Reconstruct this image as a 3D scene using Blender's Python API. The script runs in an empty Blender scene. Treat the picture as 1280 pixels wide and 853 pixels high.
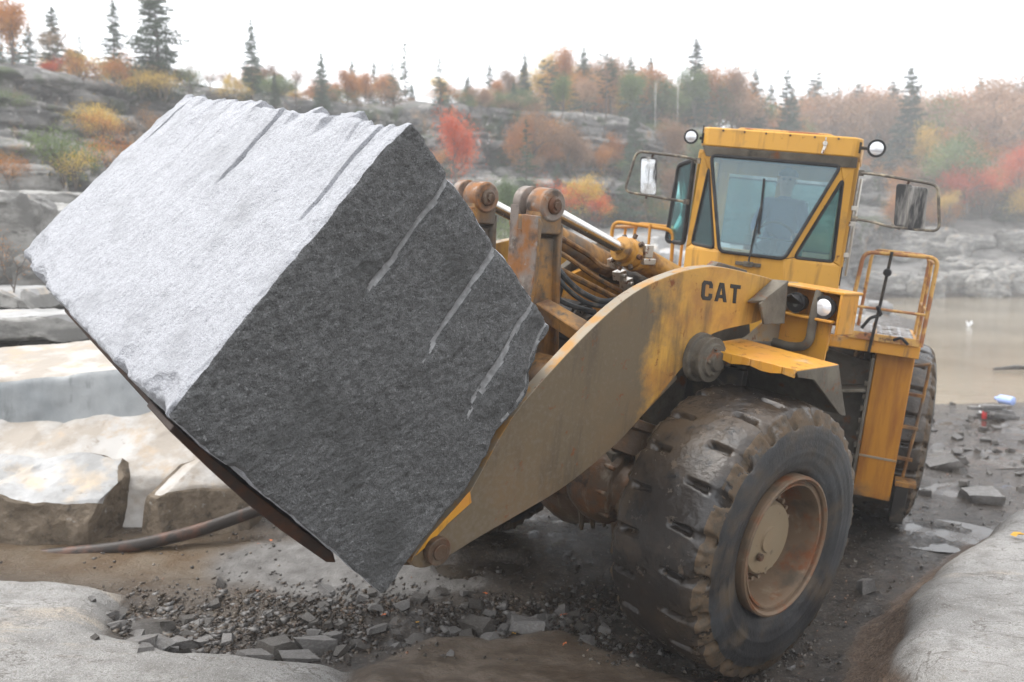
import bpy, math, random
import numpy as np
from mathutils import Vector, Matrix
random.seed(7)
R = math.radians
S = bpy.context.scene
col = S.collection

# ------------------------------------------------------------------ camera
CZ = 3.0
FPX = 1108.4                      # focal length in pixels of a 1280 px wide frame
cam = bpy.data.cameras.new('camera')
cam.lens = FPX / 1280 * 36
cam.sensor_width = 36
cam.clip_end = 2000
cam.clip_start = 0.05
cam.dof.use_dof = True
cam.dof.focus_distance = 5.3
cam.dof.aperture_fstop = 1.7
camo = bpy.data.objects.new('camera', cam)
col.objects.link(camo)
camo.location = (0, 0, CZ)
camo.rotation_euler = (R(90 - 5.5), 0, 0)
S.camera = camo

# ------------------------------------------------------------------ sky, sun, exposure
W = bpy.data.worlds.new('World')
S.world = W
W.use_nodes = True
wn = W.node_tree
wn.nodes.clear()
SUN_EL, SUN_AZ = R(58), R(-75)     # azimuth from +Y towards +X
sky = wn.nodes.new('ShaderNodeTexSky')
sky.sky_type = 'NISHITA'
sky.sun_disc = False
sky.sun_elevation = SUN_EL
sky.sun_rotation = SUN_AZ
sky.dust_density = 4.0
hs = wn.nodes.new('ShaderNodeHueSaturation')
hs.inputs['Saturation'].default_value = 0.12
mixw = wn.nodes.new('ShaderNodeMix')
mixw.data_type = 'RGBA'
mixw.inputs[0].default_value = 0.75
mixw.inputs[7].default_value = (11.0, 11.3, 11.8, 1)   # even white cloud deck
bg = wn.nodes.new('ShaderNodeBackground')
bg.inputs['Strength'].default_value = 0.10
wo = wn.nodes.new('ShaderNodeOutputWorld')
wn.links.new(sky.outputs[0], hs.inputs['Color'])
wn.links.new(hs.outputs[0], mixw.inputs[6])
wn.links.new(mixw.outputs[2], bg.inputs['Color'])
wn.links.new(bg.outputs[0], wo.inputs['Surface'])
sl = bpy.data.lights.new('sun', 'SUN')
sl.energy = 1.5
sl.angle = R(25)
sl.color = (1.0, 0.97, 0.93)
so = bpy.data.objects.new('sun', sl)
col.objects.link(so)
sd = Vector((math.sin(SUN_AZ) * math.cos(SUN_EL), math.cos(SUN_AZ) * math.cos(SUN_EL), math.sin(SUN_EL)))
so.rotation_euler = (-sd).to_track_quat('-Z', 'Y').to_euler()
so.location = sd * 30
S.view_settings.view_transform = 'Standard'
S.view_settings.look = 'None'
S.view_settings.exposure = 1.15
S.view_settings.gamma = 1
S.cycles.volume_bounces = 1
S.cycles.max_bounces = 7
S.cycles.transparent_max_bounces = 12
S.cycles.volume_step_rate = 4

# ------------------------------------------------------------------ numpy noise
def _h(i, j, k, s):
    n = (i * 374761393 + j * 668265263 + k * 2147483647 + s * 974634777) & 0xffffffff
    n = ((n ^ (n >> 13)) * 1274126177) & 0xffffffff
    n = (n ^ (n >> 16)) & 0xffffffff
    return n.astype(np.float64) / 4294967295.0

def vnoise(P, seed=0):
    P = np.asarray(P, float)
    I = np.floor(P).astype(np.int64)
    f = P - I
    f = f * f * (3 - 2 * f)
    i, j, k = I[:, 0], I[:, 1], I[:, 2]
    r = 0
    for a in (0, 1):
        wa = f[:, 0] if a else 1 - f[:, 0]
        for b in (0, 1):
            wb = f[:, 1] if b else 1 - f[:, 1]
            for c in (0, 1):
                wc = f[:, 2] if c else 1 - f[:, 2]
                r = r + wa * wb * wc * _h(i + a, j + b, k + c, seed)
    return r * 2 - 1

def fbm(P, octv=4, seed=0, gain=0.5):
    P = np.asarray(P, float)
    a, t, s = 1.0, 0.0, 0
    for o in range(octv):
        s = s + a * vnoise(P * 2 ** o + 17.3 * o, seed + o)
        t += a
        a *= gain
    return s / t

def cells(P, seed=0):
    I = np.floor(np.asarray(P, float)).astype(np.int64)
    return _h(I[:, 0], I[:, 1], I[:, 2], seed)

def sstep(a, b, x):
    t = np.clip((x - a) / (b - a), 0, 1)
    return t * t * (3 - 2 * t)

# ------------------------------------------------------------------ materials
def mk(name, base, rough=0.6, metal=0.0, layers=(), bumps=(), rvar=None, spec=0.32, coord='Object', attr=None, coat=0):
    """base colour with noise-masked layers: (colour, scale(x,y,z)|s, lo, hi, detail[, rough])"""
    m = bpy.data.materials.new(name)
    m.use_nodes = True
    nt = m.node_tree
    N, Lk = nt.nodes, nt.links
    b = N['Principled BSDF']
    b.inputs['Metallic'].default_value = metal
    b.inputs['Specular IOR Level'].default_value = spec
    b.inputs['Coat Weight'].default_value = coat
    b.inputs['Coat Roughness'].default_value = 0.15
    tc = N.new('ShaderNodeTexCoord')
    cur = N.new('ShaderNodeRGB')
    cur.outputs[0].default_value = (*base, 1)
    cur = cur.outputs[0]
    rc = N.new('ShaderNodeValue')
    rc.outputs[0].default_value = rough
    rc = rc.outputs[0]
    def noise(sc, det, off=0):
        mp = N.new('ShaderNodeMapping')
        mp.inputs['Scale'].default_value = (sc, sc, sc) if not hasattr(sc, '__len__') else sc
        mp.inputs['Location'].default_value = (off * 3.1, off * 1.7, off * 2.3)
        Lk.new(tc.outputs[coord], mp.inputs[0])
        n = N.new('ShaderNodeTexNoise')
        n.inputs['Scale'].default_value = 1
        n.inputs['Detail'].default_value = det
        n.inputs['Roughness'].default_value = 0.62
        Lk.new(mp.outputs[0], n.inputs['Vector'])
        return n.outputs['Fac']
    for i, l in enumerate(layers):
        c, sc, lo, hi, det = l[:5]
        fac = noise(sc, det, i + 1)
        if len(l) > 6 and l[6]:                       # gradient (axis index, from, to) pushes the mask
            ax, g0, g1, wgt = l[6]
            sp = N.new('ShaderNodeSeparateXYZ')
            Lk.new(tc.outputs['Object'], sp.inputs[0])
            mr0 = N.new('ShaderNodeMapRange')
            mr0.inputs[1].default_value = g0
            mr0.inputs[2].default_value = g1
            mr0.inputs[3].default_value = -wgt
            mr0.inputs[4].default_value = wgt
            Lk.new(sp.outputs[ax], mr0.inputs[0])
            ad = N.new('ShaderNodeMath')
            ad.operation = 'ADD'
            Lk.new(fac, ad.inputs[0])
            Lk.new(mr0.outputs[0], ad.inputs[1])
            fac = ad.outputs[0]
        mr = N.new('ShaderNodeMapRange')
        mr.inputs[1].default_value = lo
        mr.inputs[2].default_value = hi
        Lk.new(fac, mr.inputs[0])
        mx = N.new('ShaderNodeMix')
        mx.data_type = 'RGBA'
        mx.inputs[7].default_value = (*c, 1)
        Lk.new(mr.outputs[0], mx.inputs[0])
        Lk.new(cur, mx.inputs[6])
        cur = mx.outputs[2]
        if len(l) > 5 and l[5] is not None:
            mf = N.new('ShaderNodeMix')
            mf.data_type = 'FLOAT'
            Lk.new(mr.outputs[0], mf.inputs[0])
            Lk.new(rc, mf.inputs[2])
            mf.inputs[3].default_value = l[5]
            rc = mf.outputs[0]
    Lk.new(cur, b.inputs['Base Color'])
    Lk.new(rc, b.inputs['Roughness'])
    nrm = None
    for i, (sc, st, dist, det) in enumerate(bumps):
        f = noise(sc, det, i + 9)
        bp = N.new('ShaderNodeBump')
        bp.inputs['Strength'].default_value = st
        bp.inputs['Distance'].default_value = dist
        Lk.new(f, bp.inputs['Height'])
        if nrm:
            Lk.new(nrm, bp.inputs['Normal'])
        nrm = bp.outputs[0]
    if nrm:
        Lk.new(nrm, b.inputs['Normal'])
    return m

RUST = (0.16, 0.055, 0.018)
DIRT = (0.085, 0.065, 0.045)
GREY = (0.20, 0.17, 0.13)
YEL = (0.50, 0.240, 0.026)
M = {}
M['yellow'] = mk('faded yellow paint', YEL, 0.42, 0, [
    ((0.50, 0.22, 0.035), 2.2, 0.42, 0.62, 4, 0.5), (DIRT, (14, 14, 2.5), 0.56, 0.80, 5, 0.8),
    (RUST, 6.5, 0.63, 0.70, 6, 0.85), ((0.35, 0.30, 0.22), 3.0, 0.60, 0.85, 5, 0.8)], [(60, 0.12, 0.004, 3)])
M['yellow_cab'] = mk('cab yellow paint', (0.58, 0.305, 0.052), 0.38, 0, [
    ((0.56, 0.29, 0.05), 1.6, 0.45, 0.65, 4, 0.45), ((0.20, 0.105, 0.035), (11, 11, 1.3), 0.54, 0.78, 6, 0.7), ((0.16, .12, .08), 2.4, .60, .80, 6, .8),
    (RUST, 9, 0.66, 0.72, 6, 0.85)], [(50, 0.1, 0.004, 3)])
M['yellow_rust'] = mk('worn rusty yellow steel', (0.30, 0.15, 0.04), 0.6, 0, [
    ((.10, .045, .018), (7, 7, 2.2), 0.42, 0.62, 6, 0.75), ((.12, .10, .08), 2.4, 0.46, 0.62, 5, 0.8), (DIRT, 11, 0.55, 0.68, 5, 0.6)], [(35, 0.3, 0.006, 5)])
M['yellow_oily'] = mk('oily yellow cylinder', (0.40, 0.20, 0.035), 0.38, 0, [((0.13, .06, .02), 5, .5, .66, 6, .6), ((.06, .045, .03), 8, .58, .7, 5, .4)], [(35, .25, .005, 4)])
M['panel'] = mk('oily yellow panel', (0.42, 0.178, 0.018), 0.35, 0, [
    ((0.24, 0.085, 0.014), (9, 9, 1.2), 0.40, 0.66, 6, 0.4), (DIRT, 3, 0.48, 0.70, 5, 0.7, (2, 0.3, -0.7, 0.28))], [(30, 0.2, 0.005, 4)])
M['arm'] = mk('dusty lift arm steel', (0.50, 0.27, 0.05), 0.5, 0, [
    ((0.36, 0.17, 0.04), 3.0, 0.45, 0.65, 5, 0.5),
    ((0.125, 0.093, 0.056), 1.5, 0.50, 0.64, 7, 0.75, (0, -0.35, 1.3, 0.34)),
    ((.17, .10, .045), (1.6, 1.6, 1.6), .48, .90, 7, .6), ((.055, .04, .027), (7, 7, 1.1), .50, .80, 6, .45), (RUST, 9.0, 0.62, 0.70, 7, 0.8), ((0.15, 0.12, 0.09), 30, 0.56, 0.86, 5, 0.8, (0, -0.3, 2.0, 0.1))], [(45, 0.25, 0.004, 5)])
M['arm_edge'] = mk('scraped pale steel', (0.27, 0.225, 0.165), 0.55, 0.2, [
    ((0.35, 0.19, 0.06), 6, 0.48, 0.62, 5, 0.6), (RUST, 11, 0.60, 0.70, 5, 0.8)], [(60, 0.2, 0.003, 4)])
M['grey_mud'] = mk('mud coated steel', (0.085, 0.072, 0.055), 0.7, 0, [
    ((0.15, 0.13, 0.10), 4, 0.45, 0.65, 6, 0.8), (RUST, 7, 0.58, 0.68, 6, 0.8), ((0.03, 0.025, 0.02), 3, 0.58, 0.72, 5, 0.3)], [(25, 0.5, 0.012, 6)])
M['rust'] = mk('wet rusty casting', (0.085, 0.055, 0.036), 0.45, 0.1, [
    ((.10, .04, .018), 6, 0.50, 0.62, 6, 0.55), ((0.19, 0.155, 0.115), (9, 9, 3), 0.56, 0.72, 5, 0.5), ((0.02, 0.017, 0.015), 4, 0.55, 0.68, 5, 0.3)], [(22, 0.6, 0.012, 6)])
M['drum'] = mk('scraped pin boss steel', (0.20, 0.165, 0.14), 0.45, 0.15, [
    ((.24, .10, .03), 3.5, 0.46, 0.60, 6, 0.7), ((0.07, 0.055, 0.045), 6, 0.52, 0.66, 6, 0.6), ((.27, .25, .22), 8, .60, .70, 5, .4)], [(40, 0.4, 0.005, 5)])
M['dark'] = mk('dark greasy steel', (0.025, 0.022, 0.02), 0.5, 0.2, [((0.09, 0.07, 0.05), 7, 0.5, 0.7, 5, 0.8)], [(30, 0.3, 0.006, 4)])
M['black'] = mk('black rubber trim', (0.015, 0.015, 0.016), 0.55, 0, [((0.06, 0.055, 0.05), 9, 0.5, 0.75, 4, 0.8)])
M['chrome'] = mk('chromed rod', (0.62, 0.60, 0.57), 0.22, 1.0, [((0.25, 0.22, 0.2), (20, 60, 60), 0.62, 0.8, 3, 0.4)])
M['hose'] = mk('black hydraulic hose', (0.045, 0.05, 0.055), 0.35, 0, [((0.14, 0.13, 0.12), 12, 0.5, 0.7, 4, 0.7)])
M['tyre'] = mk('wet worn tyre rubber', (0.022, 0.018, 0.0155), 0.24, 0.0, spec=.5, layers= [
    ((0.062, 0.044, 0.029), 1.7, 0.42, 0.62, 6, 0.24), ((0.10, 0.07, 0.043), 9, 0.62, 0.72, 6, 0.6),
    ((0.016, 0.015, 0.015), 5, 0.56, 0.70, 4, 0.25)], bumps=[(9, 0.35, 0.03, 5), (40, 0.5, 0.008, 5), (120, .4, .003, 3)])
M['side'] = mk('tyre sidewall rubber', (0.022, 0.022, 0.023), 0.42, 0, [
    ((0.075, 0.055, 0.036), 3.0, 0.48, 0.66, 7, 0.6), ((0.045, 0.048, 0.052), 2, 0.5, 0.7, 4, 0.5)], [(14, .4, .012, 5), (50, 0.5, 0.006, 5)])
M['mudchunk'] = mk('clay caked on tread', (0.095, 0.064, 0.038), 0.75, 0, [((0.06, 0.045, 0.03), 14, 0.45, 0.6, 5, 0.6)], [(40, 0.7, 0.01, 5)])
M['rim'] = mk('muddy rusty rim', (0.15, 0.10, 0.062), 0.6, 0.1, [
    (RUST, 5, 0.48, 0.62, 6, 0.6), ((0.23, 0.18, 0.125), 6, 0.56, 0.72, 5, 0.7), (DIRT, 4, 0.52, 0.66, 5, 0.6)], [(35, 0.4, 0.006, 5)])
M['hub'] = mk('dusty tan hub', (0.21, 0.16, 0.10), 0.65, 0, [((0.21, 0.15, 0.09), 5, 0.45, 0.65, 5, 0.6), (DIRT, 9, 0.62, 0.72, 5, 0.7)], [(35, 0.3, 0.005, 4)])
M['rail'] = mk('chipped railing paint', (0.30, 0.13, 0.06), 0.5, 0.1, [((0.52, 0.30, 0.09), 6, 0.44, 0.54, 5, 0.5), ((0.09, 0.05, 0.035), 8, 0.60, 0.68, 5, 0.7)])
M['mirror_rail'] = mk('dark painted tube', (0.10, 0.085, 0.07), 0.5, 0.2, [((0.33, 0.28, 0.2), 9, 0.5, 0.65, 4, 0.6)])
M['mirror_back'] = mk('dusty mirror shell', (0.035, 0.034, 0.034), 0.4, 0, [((0.38, 0.36, 0.33), (9, 9, 1.6), 0.46, 0.66, 5, 0.7)])
M['mirror_glass'] = mk('mirror glass', (0.72, 0.74, 0.75), 0.15, 1.0, [((0.42, 0.40, 0.37), 6, 0.46, 0.66, 4, 0.6), ((0.05, 0.05, 0.05), (14, 14, 1.6), 0.52, 0.62, 4, 0.6)])
M['lamp'] = mk('lamp lens', (0.85, 0.86, 0.88), 0.08, 0.35, [((0.6, 0.6, 0.62), (5, 5, 60), 0.4, 0.6, 1, 0.2)])
M['grating'] = mk('aluminium grating', (0.42, 0.42, 0.42), 0.4, 0.7, [(DIRT, 8, 0.5, 0.65, 4, 0.8)], [(70, 0.7, 0.01, 2)])
M['red'] = mk('red reflector', (0.65, 0.02, 0.015), 0.35)
M['letter'] = mk('black lettering', (0.022, 0.02, 0.018), 0.5, 0, [((0.30, 0.17, 0.05), 30, 0.66, 0.72, 4, 0.5)])
M['steelw'] = mk('zinc fitting', (0.50, 0.47, 0.42), 0.35, 0.8, [(RUST, 20, 0.56, 0.66, 4, 0.7)])
M['seat'] = mk('blue vinyl seat', (0.25, 0.34, 0.37), 0.5)
M['interior'] = mk('grey cab lining', (0.16, 0.18, 0.18), 0.7)

def glass_mat(name, tint, refl, rough=0.03, face=0.35, haze=0.0):
    m = bpy.data.materials.new(name)
    m.use_nodes = True
    nt = m.node_tree
    N, Lk = nt.nodes, nt.links
    N.remove(N['Principled BSDF'])
    tr = N.new('ShaderNodeBsdfTransparent')
    tr.inputs[0].default_value = (*tint, 1)
    gl = N.new('ShaderNodeBsdfGlossy')
    gl.inputs[0].default_value = (*refl, 1)
    gl.inputs['Roughness'].default_value = rough
    lw = N.new('ShaderNodeLayerWeight')
    lw.inputs[0].default_value = face
    mx = N.new('ShaderNodeMixShader')
    Lk.new(lw.outputs['Fresnel'], mx.inputs[0])
    Lk.new(tr.outputs[0], mx.inputs[1])
    Lk.new(gl.outputs[0], mx.inputs[2])
    out = mx.outputs[0]
    if haze:                                       # dust film, also standing in for white sky reflected on the glass
        df = N.new('ShaderNodeBsdfDiffuse')
        df.inputs[0].default_value = (0.45, 0.52, 0.56, 1)
        m2 = N.new('ShaderNodeMixShader')
        m2.inputs[0].default_value = haze
        Lk.new(out, m2.inputs[1])
        Lk.new(df.outputs[0], m2.inputs[2])
        out = m2.outputs[0]
    Lk.new(out, N['Material Output'].inputs['Surface'])
    return m
M['windshield'] = glass_mat('windshield glass', (0.74, 0.88, 0.90), (0.74, 0.90, 0.97), 0.05, 0.36, 0.14)
M['glass'] = glass_mat('tinted cab glass', (0.62, 0.82, 0.80), (0.7, 0.88, 0.88), 0.04, 0.3, 0.10)

# ------------------------------------------------------------------ object helpers
def tag(o, label=None, cat=None, group=None, kind=None):
    if label: o['label'] = label
    if cat: o['category'] = cat
    if group: o['group'] = group
    if kind: o['kind'] = kind
    return o

def empty(name, label, cat, group=None, mat=None, loc=None, rz=0):
    o = bpy.data.objects.new(name, None)
    o.empty_display_size = 0.3
    col.objects.link(o)
    if mat is not None: o.matrix_world = mat
    elif loc is not None:
        o.location = loc
        o.rotation_euler = (0, 0, rz)
    return tag(o, label, cat, group)

def link(name, me, mat, parent=None, local=None, bevel=0, smooth=30):
    o = bpy.data.objects.new(name, me)
    col.objects.link(o)
    if mat is not None and not me.materials:
        me.materials.append(mat)
    if smooth:
        me.shade_smooth()
        me.set_sharp_from_angle(angle=R(smooth))
    if parent:
        o.parent = parent
    if local is not None:
        o.matrix_local = local
    if bevel:
        b = o.modifiers.new('bevel', 'BEVEL')
        b.width = bevel
        b.segments = 2
        b.limit_method = 'ANGLE'
        b.angle_limit = R(40)
        b.harden_normals = False
    return o

class MB:
    def __init__(s):
        s.v, s.f = [], []
    def add(s, vs, fs):
        n = len(s.v)
        s.v += [tuple(v) for v in vs]
        s.f += [tuple(i + n for i in f) for f in fs]
        return s
    def box(s, c, d, rot=None):
        h = [x / 2 for x in d]
        vs = [Vector((x * h[0], y * h[1], z * h[2])) for x in (-1, 1) for y in (-1, 1) for z in (-1, 1)]
        if rot: vs = [rot @ v for v in vs]
        vs = [v + Vector(c) for v in vs]
        return s.add(vs, [(0, 1, 3, 2), (4, 6, 7, 5), (0, 4, 5, 1), (2, 3, 7, 6), (0, 2, 6, 4), (1, 5, 7, 3)])
    def prism(s, poly, ax, a0, a1):
        """poly of 2D points in the plane normal to axis ax, extruded from a0 to a1"""
        n = len(poly)
        def P(p, a):
            if ax == 0: return (a, p[0], p[1])
            if ax == 1: return (p[0], a, p[1])
            return (p[0], p[1], a)
        vs = [P(p, a0) for p in poly] + [P(p, a1) for p in poly]
        fs = [tuple(range(n))[::-1], tuple(range(n, 2 * n))] + [(i, (i + 1) % n, n + (i + 1) % n, n + i) for i in range(n)]
        return s.add(vs, fs)
    def slab(s, pts, thick):
        """polygon of 3D points given thickness along its normal"""
        P = [Vector(p) for p in pts]
        nrm = (P[1] - P[0]).cross(P[2] - P[0]).normalized() * thick
        n = len(P)
        vs = P + [p - nrm for p in P]
        fs = [tuple(range(n)), tuple(range(n, 2 * n))[::-1]] + [(i, n + i, n + (i + 1) % n, (i + 1) % n) for i in range(n)]
        return s.add(vs, fs)
    def cyl(s, p0, p1, r0, r1=None, n=20, caps=True):
        return s.rev(p0, p1, [(0, r0), (1, r0 if r1 is None else r1)], n, caps)
    def rev(s, p0, p1, prof, n=24, caps=True, absolute=False):
        """surface of revolution; prof = [(fraction or metres along, radius)]"""
        p0, p1 = Vector(p0), Vector(p1)
        d = p1 - p0
        L = d.length
        w = d.normalized()
        u = w.orthogonal().normalized()
        v = w.cross(u)
        vs = []
        for t, r in prof:
            c = p0 + (w * t if absolute else d * t)
            for k in range(n):
                a = 2 * math.pi * k / n
                vs.append(c + (u * math.cos(a) + v * math.sin(a)) * r)
        fs = []
        for i in range(len(prof) - 1):
            for k in range(n):
                k2 = (k + 1) % n
                fs.append((i * n + k, i * n + k2, (i + 1) * n + k2, (i + 1) * n + k))
        if caps:
            if prof[0][1] > 1e-4: fs.append(tuple(range(n))[::-1])
            if prof[-1][1] > 1e-4: fs.append(tuple(range((len(prof) - 1) * n, len(prof) * n)))
        return s.add(vs, fs)
    def tube(s, pts, r, n=8, closed=False, round_=0.0, res=5):
        P = [Vector(p) for p in pts]
        if round_:
            Q = []
            m = len(P)
            for i, p in enumerate(P):
                if not closed and i in (0, m - 1):
                    Q.append(p)
                    continue
                a, b = P[i - 1], P[(i + 1) % m]
                ra = min(round_, (a - p).length * 0.45)
                rb = min(round_, (b - p).length * 0.45)
                A, B = p + (a - p).normalized() * ra, p + (b - p).normalized() * rb
                for k in range(res + 1):
                    t = k / res
                    Q.append(A.lerp(p, t).lerp(p.lerp(B, t), t))
            P = Q
        m = len(P)
        vs, fs = [], []
        up = None
        for i in range(m):
            a = P[i - 1] if (i or closed) else P[i]
            b = P[(i + 1) % m] if (i < m - 1 or closed) else P[i]
            t = (b - a).normalized()
            if up is None: up = t.orthogonal().normalized()
            up = (up - t * up.dot(t)).normalized()
            w = t.cross(up)
            rr = r[i] if hasattr(r, '__len__') else r
            for k in range(n):
                an = 2 * math.pi * k / n
                vs.append(P[i] + (up * math.cos(an) + w * math.sin(an)) * rr)
        for i in range(m - (0 if closed else 1)):
            j = (i + 1) % m
            for k in range(n):
                k2 = (k + 1) % n
                fs.append((i * n + k, i * n + k2, j * n + k2, j * n + k))
        if not closed:
            fs += [tuple(range(n))[::-1], tuple(range((m - 1) * n, m * n))]
        return s.add(vs, fs)
    def mesh(s, name):
        me = bpy.data.meshes.new(name)
        me.from_pydata(s.v, [], s.f)
        me.update()
        return me
    def mirror(s):
        o = MB()
        o.v = [(x, -y, z) for x, y, z in s.v]
        o.f = [f[::-1] for f in s.f]
        return o

def npmesh(name, V, Fq, smooth=True, tri=False):
    me = bpy.data.meshes.new(name)
    V = np.ascontiguousarray(V, np.float32)
    Fq = np.ascontiguousarray(Fq, np.int32)
    k = Fq.shape[1]
    me.vertices.add(len(V))
    me.vertices.foreach_set('co', V.ravel())
    me.loops.add(Fq.size)
    me.loops.foreach_set('vertex_index', Fq.ravel())
    me.polygons.add(len(Fq))
    me.polygons.foreach_set('loop_start', np.arange(0, Fq.size, k, dtype=np.int32))
    me.polygons.foreach_set('loop_total', np.full(len(Fq), k, np.int32))
    me.update(calc_edges=True)
    if smooth: me.shade_smooth()
    return me

def gridf(nu, nv, off=0, wrap=False):
    a = np.arange(nu * nv).reshape(nv, nu)
    if wrap:
        b = np.roll(a, -1, 1)
        q = np.stack([a[:-1], b[:-1], b[1:], a[1:]], -1)
    else:
        q = np.stack([a[:-1, :-1], a[:-1, 1:], a[1:, 1:], a[1:, :-1]], -1)
    return q.reshape(-1, 4) + off

def hexa(C, n, disp, name, origin=None):
    """hexahedron from 8 corners C[(i,j,k)], gridded n=(na,nb,nc), displaced by disp(Q,P)"""
    V, Fs, Qs, off = [], [], [], 0
    Ps = []
    K = {k: np.array(v, float) for k, v in C.items()}
    def pos(Q):
        a, b, c = Q[:, 0:1], Q[:, 1:2], Q[:, 2:3]
        P = 0
        for (i, j, k), v in K.items():
            P = P + (a if i else 1 - a) * (b if j else 1 - b) * (c if k else 1 - c) * v
        return P
    cen = np.mean(list(K.values()), 0)
    for ax in range(3):
        o1, o2 = [x for x in range(3) if x != ax]
        g1, g2 = np.meshgrid(np.linspace(0, 1, n[o1] + 1), np.linspace(0, 1, n[o2] + 1))
        for side in (0, 1):
            Q = np.zeros((g1.size, 3))
            Q[:, o1] = g1.ravel()
            Q[:, o2] = g2.ravel()
            Q[:, ax] = side
            P = pos(Q)
            f = gridf(n[o1] + 1, n[o2] + 1, off)
            # outward winding
            q0 = f[0] - off
            nn = np.cross(P[q0[1]] - P[q0[0]], P[q0[3]] - P[q0[0]])
            if nn @ (P.mean(0) - cen) < 0: f = f[:, ::-1]
            Qs.append(Q)
            Ps.append(P)
            Fs.append(f)
            off += len(P)
    Q, P = np.concatenate(Qs), np.concatenate(Ps)
    V = P + disp(Q, P)
    if origin is not None: V = V - np.array(origin)
    me = npmesh(name, V, np.concatenate(Fs))
    return me

def zat_(x, y):
    return float(zat(np.array([x]), np.array([y]))[0])

# ------------------------------------------------------------------ terrain
CP = np.array([
    (1.55, 6.42, .0), (-.32, 8.58, .36), (4.13, 10.08, .03), (1.46, 11.1, .37), (0.6, 7.4, .17), (2.8, 8.2, .02),
    (0, 6, .06), (1.4, 5, .0), (-1.5, 7.0, .12), (2.6, 6.4, -.03), (3.3, 7.6, -.03), (3.6, 5, 0.0), (0, 4, .1), (-2, 5, .22), (-4, 6, .26), (-4, 8.6, .26), (-2.7, 9.4, .32),
    (-5.5, 9.5, .5), (-8, 13, 1.6), (-8.5, 16, 2.4), (-10, 20, 3.4), (-12, 25, 4.2), (-17, 28, 4.8), (-20, 22, 4.5), (-14, 14, 3), (-8, 6, .8), (-10, 2, 1.0), (0, -5, .3), (8, -3, .3),
    (6, 9, -.08), (7, 13, -.22), (9, 17, -.34), (9, 20.5, -.46), (12.5, 20.5, -.45), (16, 18, -.4), (13, 14, -.2), (10, 9, .1), (20, 12, 0.3), (30, 20, .6), (24, 24, -.4), (34, 32, -.4), (46, 44, -.3), (58, 60, -.2),
    (12, 26, -1.2), (18, 28, -1.4), (18, 36, -1.5), (26, 40, -1.6), (24, 56, -1.6), (34, 50, -1.6), (36, 64, -1.4), (44, 62, -1.4), (50, 68, -1.0),
    (3, 15, .35), (5, 20, .2), (4, 28, .9), (-1, 14, .7), (-1, 20, .95), (-1, 26, 1.2), (-5, 22, 2.0), (-4, 34, 3.0), (5, 38, 2.8), (0, 45, 3.8), (-10, 36, 4.6), (10, 46, 3.2), (14, 54, 3.6), (11, 34, .6),
    (22, 66, 1.0), (18, 62, 3.0), (30, 75.5, 0.0), (38, 77, .0), (48, 78, .0), (58, 79, .2), (34, 82, 2.6), (42, 84, 3.4), (52, 85, 4.4), (62, 85, 4.8), (30, 90, 6.5), (42, 92, 8.0), (54, 93, 8.6), (66, 94, 9),
    (30, 110, 11), (45, 115, 13), (60, 118, 14), (80, 100, 12), (90, 60, 8), (80, 30, 5), (60, 10, 2), (30, -20, 2), (-30, -20, 3), (-40, 10, 6), (-50, 50, 10), (-30, 45, 7), (-10, 60, 5), (10, 75, 5), (0, 120, 10), (-60, 120, 12), (120, 130, 15), (20, 80, 4.0)], float)

def _tps(A, B):
    d2 = ((A[:, None, :] - B[None]) ** 2).sum(-1)
    return np.sqrt(d2 + 1.0)          # multiquadric
_K = _tps(CP[:, :2], CP[:, :2])
_w = np.linalg.solve(_K + 0 * np.eye(len(CP)), CP[:, 2] - 1.0)

def poly_dist(x, y, poly):
    """signed distance to a polygon: positive inside"""
    P = np.array(poly, float)
    inside = np.zeros(len(x), bool)
    dm = np.full(len(x), 1e9)
    for i in range(len(P)):
        a, b = P[i], P[(i + 1) % len(P)]
        e = b - a
        t = np.clip(((x - a[0]) * e[0] + (y - a[1]) * e[1]) / (e @ e), 0, 1)
        dm = np.minimum(dm, np.hypot(x - a[0] - t * e[0], y - a[1] - t * e[1]))
        c = ((a[1] > y) != (b[1] > y))
        xi = a[0] + (y - a[1]) * e[0] / (e[1] if abs(e[1]) > 1e-9 else 1e-9)
        inside ^= c & (x < xi)
    return np.where(inside, dm, -dm)

LEDGE = [(1.7, 4.4), (2.02, 5.2), (2.30, 5.95), (2.55, 6.5), (3.0, 7.1), (3.85, 8.1), (4.7, 9.0), (5.9, 9.9), (8.5, 11.6), (12, 9), (8, 3), (3, 3)]
PALE = [(-9, 4.5), (-4.5, 7.25), (-3.3, 7.15), (-3.1, 6.7), (-3.0, 6.35), (-2.3, 6.0), (-1.6, 5.95), (-1.1, 5.9), (-1.2, 4.5), (-3, 3.5)]
PIT = [(-3.6, 7.0), (-3.0, 6.3), (-2.2, 5.95), (-1.4, 6.0), (-0.6, 6.25), (0.3, 6.6), (1.0, 6.9), (1.5, 7.5), (0.7, 7.7), (-0.2, 7.15), (-1.2, 6.95), (-2.0, 7.15), (-2.9, 7.5)]
BROWN = [(-1.15, 4.8), (-1.15, 5.95), (-0.75, 6.45), (-0.1, 6.55), (0.40, 6.72), (1.0, 6.25), (1.35, 5.9), (1.3, 5), (0, 4.6)]

PUD = [(4.65, 9.45, .50, .42, -.035), (.75, 9.25, .75, .45, .215), (7.4, 14.2, 1.0, .6, -.25), (1.9, 8.2, .5, .35, .075), (5.9, 11.7, .45, .4, -.16), (9.6, 17.2, 1.2, .7, -.36), (-.3, 7.75, .4, .2, .19)]

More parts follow.
